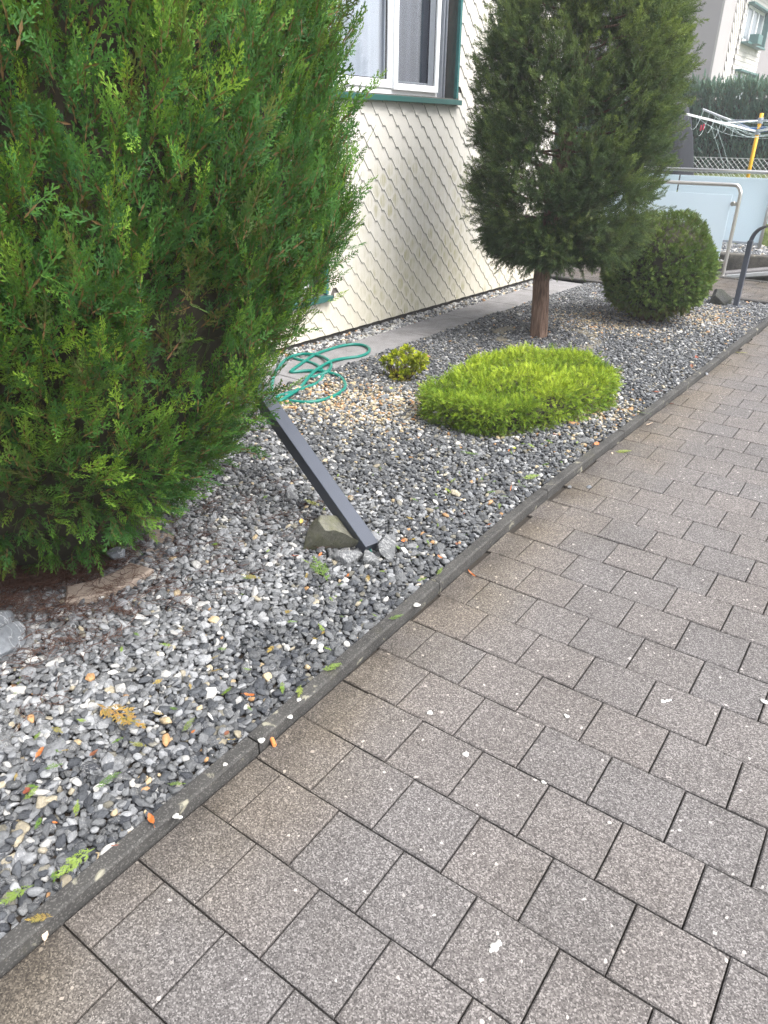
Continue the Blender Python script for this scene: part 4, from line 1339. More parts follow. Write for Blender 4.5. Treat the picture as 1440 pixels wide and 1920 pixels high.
# ------------------------------------------------------------------ low yellow cushion
variant_set('cushion', [spray_fan(1.0, 9, 500+i, FOL['cushion'], blade=0.036, spread=.40, curl=.18, sub=3, ang=42) for i in range(7)])
CC = np.array([-.70, 3.74])
cushion = tag(empty('cushion_juniper', (CC[0], CC[1], 0), R(-9)), 'low flat topped yellow green juniper cushion on gravel', 'bush')
CA, CB, CH = .44, .745, .255
q = np.random.default_rng(61)
mbz = MB()
for i in range(60):
    a = q.uniform(0, 6.28); e = (CA*.85*math.cos(a)*q.uniform(.5, 1), CB*.85*math.sin(a)*q.uniform(.5, 1), q.uniform(.08, .2))
    mbz.tube([(e[0]*.15, e[1]*.3, .0), (e[0]*.6, e[1]*.65, .05), e], [.009, .006, .003], 5)
obj('stems', mbz.mesh('stems', smooth=True), MAT['twig'], cushion)
def cushion_pts(m, q):
    a = q.uniform(0, 6.28, m); u = q.random(m)
    # superellipse plan; share of points on the side wall
    ca, sa = np.cos(a), np.sin(a)
    pw = 2.6
    rr = (np.abs(ca)**pw+np.abs(sa)**pw)**(-1/pw)
    rim = 1+.05*np.sin(3*a+1)+.04*np.sin(5*a)
    side = u < .42
    rho = np.where(side, 1.0, np.sqrt(q.random(m))*.97)
    x, y = CA*rr*rim*ca*rho, CB*rr*rim*sa*rho
    ztop = CH*(1-.12*rho**7)
    z = np.where(side, q.uniform(.02, .225, m), ztop)
    shrink = np.where(side, .94+.06*np.sin(np.clip(z/.2, 0, 1)*2.0), 1)
    x *= shrink; y *= shrink
    o = np.where(side[:, None], np.stack([ca/CA*.5, sa/CB*.8, np.full(m, .25)], 1), np.stack([ca*rho**4*.6, sa*rho**4*.6, np.ones(m)], 1))
    return np.stack([x, y, z], 1), nrm(o), side
m = 4800
B, O, side = cushion_pts(m, q)
lum = lumps(B*np.array([1, 1, .3]), 7.5, 12)
B[:, 2] += np.where(side, 0, .058*lum)
B[:, :2] *= (1+.05*lum)[:, None]
grow = O*.6+np.array([0, 0, .15])+q.normal(0, .6, (m, 3))
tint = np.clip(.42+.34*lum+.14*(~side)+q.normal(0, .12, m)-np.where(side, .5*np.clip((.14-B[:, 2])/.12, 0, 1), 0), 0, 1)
old = np.where(side & (B[:, 2] < .07), q.uniform(0, .6, m), 0)
plume_scatter('foliage', cushion, 'cushion', B-O*.055, grow, O, 4, q.uniform(.02, .05, m), q.uniform(.036, .062, m), 62, tint, old, face=.4, seed=62)
bm = bmesh.new(); bmesh.ops.create_icosphere(bm, subdivisions=3, radius=1.0)
for v in bm.verts:
    v.co = Vector((v.co.x*CA*.86, v.co.y*CB*.90, .095+v.co.z*.09))
me = bpy.data.meshes.new('inner_twigs'); bm.to_mesh(me); bm.free()
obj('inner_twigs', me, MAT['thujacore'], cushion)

# ------------------------------------------------------------------ dwarf golden shrub
variant_set('dwarf', [spray_fan(1.0, 10, 600+i, FOL['dwarf'], blade=0.10, spread=.62, curl=.3, sub=5) for i in range(5)])
dwarf = tag(empty('dwarf_cypress', (-1.62, 3.70, 0)), 'small golden dwarf shrub with bare lower stems by the slabs', 'shrub')
q = np.random.default_rng(71)
mbz = MB(); Bs = []; Gs = []
for c_ in ((-.13, .0, .115, .035), (-.03, -.02, .165, .055), (-.005, .06, .195, .045), (.035, .0, .12, .065), (.13, .03, .165, .06), (.06, -.04, .06, .04), (.0, -.05, .05, .035), (.10, .05, .12, .04)):
    c0 = np.array(c_[:3])
    mbz.tube([(c0[0]*.25, c0[1]*.25, 0), (c0[0]*.7, c0[1]*.7, c0[2]*.45), tuple(c0)], [.008, .006, .003], 6)
    cnt = int(55*c_[3]/.05)
    d = nrm(q.normal(0, 1, (cnt, 3))+np.array([0, -.1, .35]))
    Bs.append(c0+d*c_[3]*.45); Gs.append(d)
for i in range(16):
    a = q.uniform(0, 6.28)
    mbz.tube([(0, 0, 0), (.05*math.cos(a), .04*math.sin(a), .06), (.10*math.cos(a), .07*math.sin(a), q.uniform(.06, .16))], [.005, .004, .002], 5)
obj('stems', mbz.mesh('stems', smooth=True), MAT['twig'], dwarf)
B = np.concatenate(Bs); Gw = np.concatenate(Gs); m = len(B)
plume_scatter('foliage', dwarf, 'dwarf', B, Gw, Gw, 2, q.uniform(.005, .02, m), q.uniform(.028, .045, m), 40, np.clip(q.normal(.5, .18, m)+(B[:, 2]-.12)*2, 0, 1), (B[:, 2] < .07)*q.uniform(.2, .9, m), face=.6, seed=72)
m = 60
B = np.c_[q.normal(0, .07, m), q.normal(0, .04, m), q.uniform(.02, .10, m)]
plume_scatter('old_foliage', dwarf, 'dwarf', B, q.normal(0, .5, (m, 3))+np.array([0, 0, 1]), q.normal(0, 1, (m, 3)), 1, np.full(m, .01), q.uniform(.025, .04, m), 40, q.uniform(.1, .5, m), q.uniform(.3, 1, m), seed=73)

# ------------------------------------------------------------------ garden hose
def hz(x, y, z=.02): return gz(500+x/4.235, 620+y/4.235, z)
hp = [(215, 215, .03), (260, 232, .03), (320, 245, .028), (390, 270, .03), (440, 312, .034), (447, 358, .034), (410, 410, .034), (330, 445, .03), (230, 478, .032), (120, 512, .034), (80, 528, .034), (100, 542, .030), (200, 560, .030), (330, 568, .032), (450, 548, .032), (560, 505, .032), (622, 450, .034), (605, 388, .036), (550, 350, .038), (470, 328, .044), (380, 317, .038), (280, 322, .034), (205, 328, .034), (195, 318, .034), (255, 275, .036), (330, 222, .038), (400, 182, .034), (500, 148, .032), (600, 120, .032), (700, 108, .032), (780, 120, .032), (815, 148, .032), (795, 182, .032), (730, 205, .032), (620, 220, .034), (520, 240, .044), (440, 280, .05), (370, 330, .052), (320, 385, .044), (285, 430, .036), (235, 478, .046), (150, 530, .046), (90, 560, .036), (40, 520, .036), (60, 350, .036), (150, 230, .036), (250, 190, .036), (340, 186, .040), (420, 200, .036), (480, 228, .050), (512, 270, .036), (490, 318, .050), (430, 350, .036), (360, 370, .036), (300, 381, .036)]
hose = tag(empty('garden_hose', tuple(hz(330, 568, 0))), 'green garden hose lying in loose coils by the walkway', 'hose')
off = np.array(hose.location)
pts = smooth_curve([hz(x, y, z)-off for x, y, z in hp], 7)
obj('tube', MB().tube(pts, .0118, 10).mesh('tube', smooth=True), MAT['hose'], hose)
obj('coupling', MB().tube([pts[-1], pts[-1]+(pts[-1]-pts[-2])*3.0], .012, 12).mesh('coupling'), MAT['anthracite'], hose)

# ------------------------------------------------------------------ handrail, gate, balustrade, low wall
rail = tag(empty('handrail', (-.31, 7.80, 0)), 'anthracite handrail post with curved top beside the dark stone', 'handrail')
obj('base_plate', MB().box((-.09, -.09, -.02), (.14, .09, .028)).mesh('base_plate', .004), MAT['slab'], rail)
obj('foot_plate', MB().box((-.05, -.05, .028), (.05, .05, .036)).mesh('foot_plate', .002), MAT['anthracite'], rail)
obj('post', MB().box((-.024, -.024, .036), (.024, .024, .66)).mesh('post', .003), MAT['anthracite'], rail)
cv = smooth_curve([(0, 0, .655), (.02, -.02, .72), (.07, -.06, .78), (.15, -.12, .815), (.26, -.22, .825), (.55, -.48, .83), (.95, -.85, .83)], 5)
mh = MB(); V = []; F = []
for i, p in enumerate(cv):
    a = cv[min(i+1, len(cv)-1)]-cv[max(i-1, 0)]; a = a/np.linalg.norm(a)
    s = np.cross(a, np.array([.75, .66, 0])); s = s/np.linalg.norm(s)
    w = np.cross(a, s)
    for (u, v) in ((-.02, -.006), (.02, -.006), (.02, .006), (-.02, .006)):
        V.append(p+w*u+s*v)
for i in range(len(cv)-1):
    for k in range(4):
        F.append((i*4+k, i*4+(k+1) % 4, (i+1)*4+(k+1) % 4, (i+1)*4+k))
F += [(3, 2, 1, 0), tuple(len(V)-4+k for k in range(4))]
obj('grip', mesh_from('grip', V, F), MAT['anthracite'], rail)
obj('end_post', MB().box((.926, -.874, -.05), (.974, -.826, .82)).mesh('end_post', .003), MAT['anthracite'], rail)

gate = tag(empty('glass_gate', (-.834, 9.49, 0)), 'frosted glass gate panel in a rounded steel tube frame', 'gate')
fr = smooth_curve([(0, 0, 0), (0, 0, .5), (0, 0, .93), (-.012, 0, 1.0), (-.045, 0, 1.045), (-.11, 0, 1.06), (-.5, 0, 1.06), (-1.15, 0, 1.06), (-1.23, 0, 1.045), (-1.26, 0, 1.0), (-1.275, 0, .93), (-1.275, 0, .5), (-1.275, 0, 0)], 5)
obj('frame', MB().tube(fr, .022, 14).mesh('frame', smooth=True), MAT['steel'], gate)
obj('glass_panel', MB().box((-1.18, -.006, .10), (-.085, .006, .955)).mesh('glass_panel', .002), MAT['frost'], gate)
for x in (-.06, -1.215):
    for z in (.21, .86):
        s = 1 if x < -.5 else -1
        bmx = MB().tube([(x, -.022, z), (x, .022, z)], .026, 16)
        bmx.box((min(x, x-s*.045), -.018, z-.02), (max(x, x-s*.045), .018, z+.02))
        obj('clamp', bmx.mesh('clamp', .002), MAT['steel'], gate)
for x in (0, -1.275):
    obj('foot_flange', MB().tube([(x, 0, .05), (x, 0, .058)], .05, 18).mesh('foot_flange'), MAT['steel'], gate)

lw = tag(empty('low_wall', (0, 9.62, 0)), 'dark mossy old concrete low wall behind the glass gate', 'wall')
me = MB().box((-2.6, .0, -.1), (1.2, .16, .295)).mesh('wall_body', .02, seg=2)
bm = bmesh.new(); bm.from_mesh(me)
bmesh.ops.subdivide_edges(bm, edges=[e for e in bm.edges if e.calc_length() > .2], cuts=24, use_grid_fill=True)
for v in bm.verts: v.co += Vector((0, 1, 1))*.010*mnoise.noise(v.co*9)
bm.to_mesh(me); bm.free()
obj('wall_body', me, MAT['oldwall'], lw)
strip = MB()
strip.add([(-.80, -.10, .02), (.9, -.10, .33), (.9, -.07, .33), (-.80, -.07, .02), (-.80, -.10, .06), (.9, -.10, .39), (.9, -.07, .39), (-.80, -.07, .06)],
          [(0, 3, 2, 1), (4, 5, 6, 7), (0, 1, 5, 4), (1, 2, 6, 5), (2, 3, 7, 6), (3, 0, 4, 7)])
obj('sloping_strip', strip.mesh('sloping_strip', .003), MAT['zinc'], lw)
strip = MB()
strip.add([(-.95, -.07, -.02), (.9, -.07, .30), (.9, .02, .30), (-.95, .02, -.02), (-.95, -.07, .055), (.9, -.07, .42), (.9, .0, .45), (-.95, .0, .075)],
          [(0, 3, 2, 1), (4, 5, 6, 7), (0, 1, 5, 4), (1, 2, 6, 5), (2, 3, 7, 6), (3, 0, 4, 7)])
obj('sloping_cap', strip.mesh('sloping_cap', .004), MAT['slab'], lw)
tag(obj('upper_bed', MB().box((-2.6, 9.785, -.1), (1.2, 10.72, .27)).mesh('upper_bed'), MAT['soil']), kind='structure')
P = np.concatenate([jitter_points(-2.6, .8, 9.78, 10.7, .034) for _ in range(2)]); n = len(P)
P2 = jitter_points(-.62, .35, 9.30, 9.50, .03); P2 = P2[(P2[:, 1] > 9.32)]
up_ = nrm(np.c_[rng.normal(0, .4, (n, 2)), np.ones(n)])
size = rng.lognormal(math.log(.02), .25, n)
Wt = np.tile(np.array([.08, .10, .10, .12, .16, .16, .12, .08, .04, .01, .01, .02]), (n, 1))
tag(scatter('upper_gravel', None, 'gravel', np.c_[P, .275+rng.uniform(0, .02, n)], frame_quat(up_, nrm(rng.normal(0, 1, (n, 3)))), np.c_[size*1.2, size*.9, size*.65], None, None, pick_colors(Wt)),
    'grey gravel on the raised bed under the glass balustrade', 'gravel', kind='stuff')
bal = tag(empty('glass_balustrade', (-.64, 10.30, .27)), 'long frosted glass balustrade with steel top rail behind the gate', 'balustrade')
obj('top_rail', MB().tube([(-2.2, 0, .905), (1.6, 0, .905)], .021, 12).mesh('top_rail', smooth=True), MAT['steel'], bal)
for x0, x1 in ((-2.1, -1.16), (-1.14, -.005)):
    obj('glass_panel', MB().box((x0, .03, .09), (x1, .042, .838)).mesh('glass_panel', .002), MAT['frost'], bal)
for x in (-2.15, .0, 1.1):
    obj('post', MB().tube([(x, 0, -.02), (x, 0, .905)], .021, 12).mesh('post', smooth=True), MAT['steel'], bal)
obj('glass_panel', MB().box((.02, .03, .32), (1.08, .042, .838)).mesh('glass_panel', .002), MAT['frost'], bal)
obj('bottom_rail', MB().box((-2.1, .024, .07), (-.005, .048, .095)).mesh('bottom_rail', .002), MAT['aluminium'], bal)

# ------------------------------------------------------------------ things on the lawn
def at_y(x, y, Y):
    d = ray(x, y); return CAM+d*((Y-CAM[1])/d[1])
dry = tag(empty('rotary_dryer', tuple(np.r_[at_y(1402, 332, 11.8)[:2], .72])), 'rotary clothes dryer with yellow pole and white arms on the lawn', 'clothes dryer')
o_ = np.array(dry.location)
def dl(x, y, Y=11.8): return tuple(at_y(x, y, Y)-o_)
px, py = 0.0, 0.0
hub = np.array([0, 0, at_y(1413, 247, 11.8)[2]-.72]); hub2 = np.array([0, 0, at_y(1415, 226, 11.8)[2]-.72]); top = at_y(1421, 212, 11.8)[2]-.72
obj('pole', MB().tube([(0, 0, -.1), (0, 0, top)], .025, 14).mesh('pole', smooth=True), MAT['yellowpole'], dry)
for hh_, nm in ((hub, 'lower_hub'), (hub2, 'upper_hub')):
    obj(nm, MB().tube([hh_-np.array([0, 0, .035]), hh_+np.array([0, 0, .035])], .036, 14).mesh(nm), MAT['aluminium'], dry)
ends = [np.array(dl(1318, 205, 12.75)), np.array(dl(1287, 214, 11.1))]
ends += [np.array([-ends[0][0], -ends[0][1], ends[0][2]]), np.array([-ends[1][0], -ends[1][1], ends[1][2]])]
lines = MB(); blue = MB()
for k, e in enumerate(ends):
    arm = MB()
    d = nrm(e-hub); s = nrm(np.cross(d, [0, 0, 1.])); w = np.cross(s, d)
    V = [p+s*a+w*b for p in (hub, e) for a, b in ((-.009, -.013), (.009, -.013), (.009, .013), (-.009, .013))]
    arm.add(V, [(0, 1, 2, 3), (7, 6, 5, 4), (0, 4, 5, 1), (1, 5, 6, 2), (2, 6, 7, 3), (3, 7, 4, 0)])
    obj('arm', arm.mesh('arm', .002), MAT['pvc'], dry)
    mid = hub+(e-hub)*.48
    obj('strut', MB().tube([hub2, mid], .009, 8).mesh('strut'), MAT['aluminium'], dry)
for k in range(4):
    a, b = ends[k], ends[(k+1) % 4] if k % 2 == 0 else ends[(k+1) % 4]
    for u in (.38, .50, .62, .74, .86, .98):
        p, q_ = hub+(a-hub)*u, hub+(b-hub)*u
        sag = .10+.25*random.random()*u
        c = [p*(1-t)+q_*t-np.array([0, 0, sag*4*t*(1-t)]) for t in np.linspace(0, 1, 13)]
        lines.tube(c, .0017, 4, cap=False)
for x in (1333, 1343):
    p = np.array(dl(x, 236, 11.9)); e = np.array(dl(x+30, 335, 11.9))
    lines.tube([p, (p+e)/2+np.array([.01, 0, 0]), e], .002, 5, cap=False)
obj('line_cords', lines.mesh('line_cords'), MAT['cordpale'], dry)
for k in range(4):
    a = nrm(ends[k]-hub)
    for i in range(9):
        p = hub2*(.95-.012*i); e = hub+(ends[k]-hub)*(.12+.034*i)+np.array([0, 0, .02*random.random()])
        blue.tube([p, (p+e)/2-np.array([0, 0, .03*random.random()]), e], .004, 5, cap=False)
obj('cord_bundle', blue.mesh('cord_bundle'), MAT['cordblue'], dry)
for i, (x, y) in enumerate(((1314, 239), (1319, 237))):
    c = dl(x, y, 11.95)
    pg = MB().box((c[0]-.007, c[1]-.006, c[2]-.04), (c[0]+.001, c[1]+.006, c[2]+.03)).box((c[0]+.003, c[1]-.006, c[2]-.045), (c[0]+.012, c[1]+.006, c[2]+.03))
    p_ = obj('clothes_peg', pg.mesh('clothes_peg', .001), MAT['pegred'], None, tuple(o_))
    tag(p_, ('left one of two red clothes pegs on the dryer lines', 'right one of two red clothes pegs on the dryer lines')[i], 'clothes peg', 'pegs on the dryer lines')

cv_ = tag(empty('covered_parasol', (-2.62, 12.3, .62)), 'tapered dark grey fabric cover standing behind the glass balustrade', 'cover')
V = []; F = []
prof = [(.0, .52), (.3, .49), (.6, .44), (.9, .38), (1.15, .31), (1.35, .22), (1.45, .12), (1.48, .01)]
for z, r_ in prof:
    for i in range(36):
        a = 2*math.pi*i/36
        rr = r_*(1+.05*math.sin(a*7+z*2)*(1-z/1.6))
        V.append((rr*math.cos(a), rr*.8*math.sin(a), z))
for j in range(len(prof)-1):
    for i in range(36):
        b = (i+1) % 36; F.append((j*36+i, j*36+b, (j+1)*36+b, (j+1)*36+i))
obj('cover_cloth', mesh_from('cover_cloth', V, F, True), MAT['tarp'], cv_)
obj('tie_cord', MB().tube([((.515)*math.cos(a), .415*math.sin(a), .16) for a in np.linspace(0, 6.283, 40)], .008, 6).mesh('tie_cord'), MAT['wire'], cv_)

fen = tag(empty('chain_link_fence', (-2.0, 14.2, .85)), 'low galvanised chain link fence in front of the far hedge', 'fence')
wr = MB()
for k in range(-30, 52):
    x = -2.2+k*.085
    for sgn in (1, -1):
        P = []
        x0_ = x; x1_ = x+sgn*.40
        wr.tube([(x0_, 0, 0), (x1_, .004*sgn, .38)], .0026, 4, cap=False)
obj('wire_mesh', wr.mesh('wire_mesh'), MAT['wire'], fen)
obj('top_wire', MB().tube([(-4.8, 0, .385), (2.4, 0, .385)], .004, 6).mesh('top_wire'), MAT['wire'], fen)
for x in (-3.4, -1.0, 1.4):
    obj('post', MB().tube([(x, .02, -.2), (x, .02, .43)], .018, 10).mesh('post'), MAT['wire'], fen)

variant_set('hedge', [spray_fan(1.0, 12, 700+i, FOL['hedge'], blade=0.075, spread=.3, curl=.1, sub=4, ang=32) for i in range(5)])
hd = tag(empty('far_hedge', (-4.6, 17.2, .88)), 'tall blue green hedge beyond the lawn below the neighbouring house', 'hedge')
HX, HYd, HH = 3.0, .75, 1.50
q = np.random.default_rng(81)
def hedge_pts(m):
    u = q.random(m)
    x = q.uniform(-HX, HX, m); y = q.uniform(-HYd, HYd, m); z = q.uniform(.05, HH, m)
    face = np.where(u < .5, 0, np.where(u < .72, 1, np.where(u < .86, 2, 3)))
    o = np.zeros((m, 3))
    bulge = 1-.10*np.abs(z/HH-.55)
    y = np.where(face == 0, -HYd*bulge, y); o[face == 0] = (0, -1, .25)
    z = np.where(face == 1, HH, z); o[face == 1] = (0, -.2, 1)
    x = np.where(face == 2, HX*bulge, x); o[face == 2] = (1, 0, .2)
    y = np.where(face == 3, HYd*bulge, y); o[face == 3] = (0, 1, .2)
    # taper at the right end
    P = np.stack([x, y, z], 1)
    endc = np.clip((x-(HX-.7))/.7, 0, 1)
    P[:, 1] *= 1-.45*endc**2
    P[:, 2] *= 1-.12*endc**2
    return P, nrm(o)
m = 5200
B, O = hedge_pts(m)
B += O*(.06*lumps(B, 5, 3))[:, None]
topm = np.clip((B[:, 2]-1.0)/.5, 0, 1)
plume_scatter('foliage', hd, 'hedge', B-O*.12, O*.6+np.array([0, 0, 1.0])+q.normal(0, .22, (m, 3)), O, 3, q.uniform(.06, .22, m), q.uniform(.13, .22, m), 34, np.clip(.28+.45*topm+q.normal(0, .13, m), 0, 1), np.zeros(m), face=.6, seed=82)
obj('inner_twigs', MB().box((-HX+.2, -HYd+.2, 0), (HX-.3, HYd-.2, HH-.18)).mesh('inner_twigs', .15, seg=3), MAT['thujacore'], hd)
mbz = MB()
for i in range(14):
    mbz.tube([(-HX+.4+i*.42, q.normal(0, .1), -.2), (-HX+.4+i*.42+q.normal(0, .05), q.normal(0, .1), .9)], [.03, .015], 7)
obj('stems', mbz.mesh('stems'), MAT['twig'], hd)

# ------------------------------------------------------------------ neighbouring house
NX, NY = -6.5, 29.05
nb = tag(empty('neighbour_house', (NX, NY, 1.0)), 'pale neighbouring house with shingled gable rising behind the far hedge', 'house')
obj('plaster_wall', MB().box((-8.0, 0, -.5), (0, 10, 6.6)).mesh('plaster_wall'), MAT['plaster_grey'], nb)
obj('pilaster', MB().box((-.06, -.004, -.5), (.012, 1.55, 6.6)).mesh('pilaster'), MAT['plaster_pale'], nb)
obj('corner_panel', MB().box((-.06, 2.45, -.5), (.05, 6.25, 6.6)).mesh('corner_panel'), MAT['plaster_pale'], nb)
far_mat = NT('far_cream_shingle')
far_mat = far_mat.done(far_mat.mix(far_mat.noise(far_mat.pos(), 3, 4), (.50, .48, .45), (.58, .56, .52)), .8)
def small_plates(y0, y1, z0, z1, x, pit, row, skip, name, edge=.008, shape='dia'):
    k = 0; mbx = MB(); objs = []
    z = z0; r_ = 0
    while z < z1:
        y = y0+(pit/2 if r_ % 2 else 0)
        while y < y1:
            if not any(a < y < b and c < z+row/2 < d for a, b, c, d in skip):
                if shape == 'dia':
                    P = [(-pit*.08, 0), (pit*.08, 0), (pit*.49, row*1.1), (pit*.49, row*2), (-pit*.49, row*2), (-pit*.49, row*1.1)]
                else:
                    P = [(-pit*.485, 0), (pit*.485, 0), (pit*.485, row*1.05), (-pit*.485, row*1.05)]
                nP = len(P)
                off = lambda zz_: .03*(1-zz_/(row*2))
                Vv = [(x+off(b), y+a, z+b) for a, b in P]+[(x+off(b)+edge, y+a, z+b) for a, b in P]
                Ff = [tuple(range(nP-1, -1, -1)), tuple(nP+i for i in range(nP))]+[(i, (i+1) % nP, nP+(i+1) % nP, nP+i) for i in range(nP)]
                mbx.add(Vv, Ff); k += 1
            y += pit
        z += row; r_ += 1
    return tag(obj(name, mbx.mesh(name), far_mat, nb), kind='stuff')
small_plates(1.60, 2.45, 1.2, 5.2, .014, .30, .14, [], 'shingle_field')
wins = [(2.85, 5.65, 3.58, 4.66), (2.85, 5.65, 1.35, 2.66)]
small_plates(2.52, 6.25, 1.2, 5.4, .052, .17, .15, [(a-.06, b+.06, c-.02, d) for a, b, c, d in wins], 'facade_shingles', shape='sq')
for a, b, c, d in wins:
    fr = MB()
    for i in range(4):
        y = a+(b-a)*i/3
        fr.box((.055, y-.06 if i else y, c), (.10, y+.06 if i < 3 else y, d))
    fr.box((.055, a, c), (.10, b, c+.08)); fr.box((.055, a, d-.08), (.10, b, d))
    w_ = obj('window', fr.mesh('window'), MAT['pvc'], nb)
    obj('pane', MB().box((.052, a, c), (.065, b, d)).mesh('pane'), MAT['farpane'], w_)
    obj('jamb', MB().box((.05, b, c-.02), (.30, b+.08, d)).box((.05, a-.08, d), (.30, b+.08, d+.06)).mesh('jamb'), MAT['fargreen'], w_)
    obj('sill', MB().box((.05, a-.08, c-.08), (.34, b+.1, c-.02)).mesh('sill'), MAT['fargreen'], w_)
    if c > 3:
        obj('window_box', MB().box((.20, a+.55, c-.06), (.52, a+1.25, c+.24)).mesh('window_box', .01), MAT['fargreen'], w_)
obj('eave', MB().box((.0, 2.3, 5.35), (.55, 10.3, 5.5)).mesh('eave'), MAT['pvc'], nb)
mr = MB()
mr.add([(-8.5, -.6, 6.6), (.7, -.6, 6.6), (.7, 10.5, 6.6), (-8.5, 10.5, 6.6), (-4, -.6, 9), (-4, 10.5, 9)], [(0, 3, 2, 1), (1, 2, 5, 4), (0, 4, 5, 3), (0, 1, 4), (2, 3, 5)])
obj('roof', mr.mesh('roof'), MAT['roof'], nb)

# bare trees behind
def bare_tree(loc, h, seed, label):
    q = np.random.default_rng(seed)
    t = tag(empty('bare_tree', loc), label, 'tree', 'bare trees behind the neighbouring house')
    tr = MB(); br = MB()
    tr.tube([(0, 0, -.3), (.1, 0, h*.35), (.05, .1, h*.7), (.1, 0, h)], [.16, .12, .07, .02], 9)
    def grow_(p, d, l, r_, lev):
        e = p+d*l
        br.tube([p, (p+e)/2+q.normal(0, .05*l, 3), e], [r_, r_*.75, r_*.45], 5, cap=False)
        if lev > 0:
            for _ in range(4):
                d2 = nrm(d+q.normal(0, .45, 3)+np.array([0, 0, .15]))
                grow_(p+(e-p)*q.uniform(.4, 1), d2, l*q.uniform(.5, .7), r_*.5, lev-1)
    for i in range(16):
        z = h*q.uniform(.2, .95); a = q.uniform(0, 6.28)
        grow_(np.array([.05, 0, z]), nrm(np.array([math.cos(a), math.sin(a), .8])), h*.28, .035, 3)
    obj('trunk', tr.mesh('trunk'), MAT['twig'], t)
    obj('crown', br.mesh('crown'), MAT['twig'], t)
bare_tree((-7.6, 47.0, 1.6), 8.0, 5, 'bare leafless tree at the right edge behind neighbouring house')
bare_tree((-9.5, 52.0, 1.6), 9.0, 6, 'farther leafless tree behind the bare tree at right edge')
yb = tag(empty('autumn_shrub', (-6.9, 41.0, 1.5)), 'yellow autumn shrub behind the far hedge at the right edge', 'shrub')
ymat = m_foliage('autumn_leaves', (.25, .16, .03), (.45, .30, .05), (.6, .45, .1))
variant_set('autumn', [spray_brush(1.0, 12, 800+i, ymat, blade=.12, sub=4) for i in range(3)])
q = np.random.default_rng(91); m = 260
B = nrm(q.normal(0, 1, (m, 3)))*q.uniform(.5, 1.1, (m, 1))+np.array([0, 0, 1.2])
plume_scatter('foliage', yb, 'autumn', B, B-np.array([0, 0, .8]), q.normal(0, 1, (m, 3)), 2, np.full(m, .2), q.uniform(.3, .5, m), 40, q.random(m), np.zeros(m), seed=92)
mbz = MB()
for i in range(9):
    mbz.tube([(0, 0, -.1), (q.normal(0, .3), q.normal(0, .3), .8), (q.normal(0, .6), q.normal(0, .6), 1.6)], [.03, .02, .008], 6)
obj('stems', mbz.mesh('stems'), MAT['twig'], yb)

# ------------------------------------------------------------------ clippings, leaves, marks
def loose(o, x, y, z):
    c = gz(x, y, z); o.location = (c[0], c[1], z)
clip_specs = [
    (618, 1090, .20, 150, .35, 0.0, 'large green clipping below the grey rocks at the post'),
    (178, 1320, .20, 10, .45, .75, 'long orange and green clipping on pale gravel'),
    (180, 1590, .10, 265, .75, 0, 'bright green upright clipping beside the near kerb'),
    (66, 1660, .09, 250, .6, 0, 'yellow green clipping near the lower left corner of the gravel'),
    (175, 1478, .075, 80, .2, 0, 'dark green clipping in the middle of the near dark gravel'),
    (278, 1400, .06, 200, .8, .2, 'yellow green clipping above the yellow leaf'),
    (312, 1470, .05, 40, .5, 0, 'round green clipping close to the kerb, left of yellow leaf'),
    (602, 1255, .07, 60, .6, 0, 'green clipping against the kerb above the orange stub'),
    (566, 1283, .06, 300, .7, .1, 'yellowish clipping left of the kerb and above the orange leaf'),
    (340, 1372, .06, 100, .25, .1, 'grey green clipping beside small orange leaf'),
    (95, 1363, .05, 10, .6, .3, 'olive clipping left of the long orange clipping'),
    (80, 1442, .05, 60, .3, 0, 'small dark green clipping right below the orange leaf at left'),
    (42, 1500, .05, 100, .7, 0, 'yellow green clipping beside the red brown leaf at left'),
    (100, 1720, .06, 220, .5, .5, 'olive and orange clipping at the bottom left beside kerb'),
    (600, 950, .11, 170, .6, .15, 'pale green clipping lying above the olive boulder'),
    (492, 1085, .09, 200, .6, .3, 'yellowish clipping left of the large green clipping'),
    (780, 1090, .05, 70, .7, 0, 'small bright clipping near kerb right of the post rocks'),
    (818, 1078, .06, 100, .75, 0, 'bright green sprig touching the kerb right of post rocks'),
    (978, 895, .10, 50, .85, 0, 'yellow green sprig on gravel below the cushion juniper'),
    (900, 853, .11, 190, .3, 0, 'green clipping under the front edge of cushion juniper'),
    (845, 905, .06, 100, .75, .1, 'small yellowish sprig left of the red leaf on dark gravel'),
    (1180, 770, .13, 10, .35, 0, 'dark green clipping on golden gravel right of cushion juniper'),
    (727, 1160, .06, 60, .4, 0, 'grey green clipping beside the kerb near white lichen spot'),
    (1152, 846, .10, 40, .85, .1, 'yellow green sprig lying on the pavers by the kerb'),
    (1377, 660, .10, 20, .9, .2, 'yellowish sprig on pavers against the far kerb'),
]
clip_mesh = [spray_fan(1.0, 13, 900+i, FOL['clip'], blade=0.028, spread=.34, curl=.05, sub=6, ang=36) for i in range(5)]
def static_copy(me, name, tint, old):
    """clippings are single objects: bake their colour into an own material"""
    return me
def clip_material(name, tint, old):
    t = NT(name)
    a = (0.03, 0.085, 0.02); b = (0.20, 0.27, 0.045); d = (.45, .19, .06)
    base = tuple(a[i]*(1-tint)+b[i]*tint for i in range(3))
    tip = t.attr('tip')
    c = t.mix(t.math('MULTIPLY', t.noise(t.pos(), 45, 3), min(1, old*1.5)), base, d)
    c = t.mix(tip, t.mix(.5, c, (.2, .12, .05)) if old > .1 else c, c)
    return t.done(c, .55, .35)
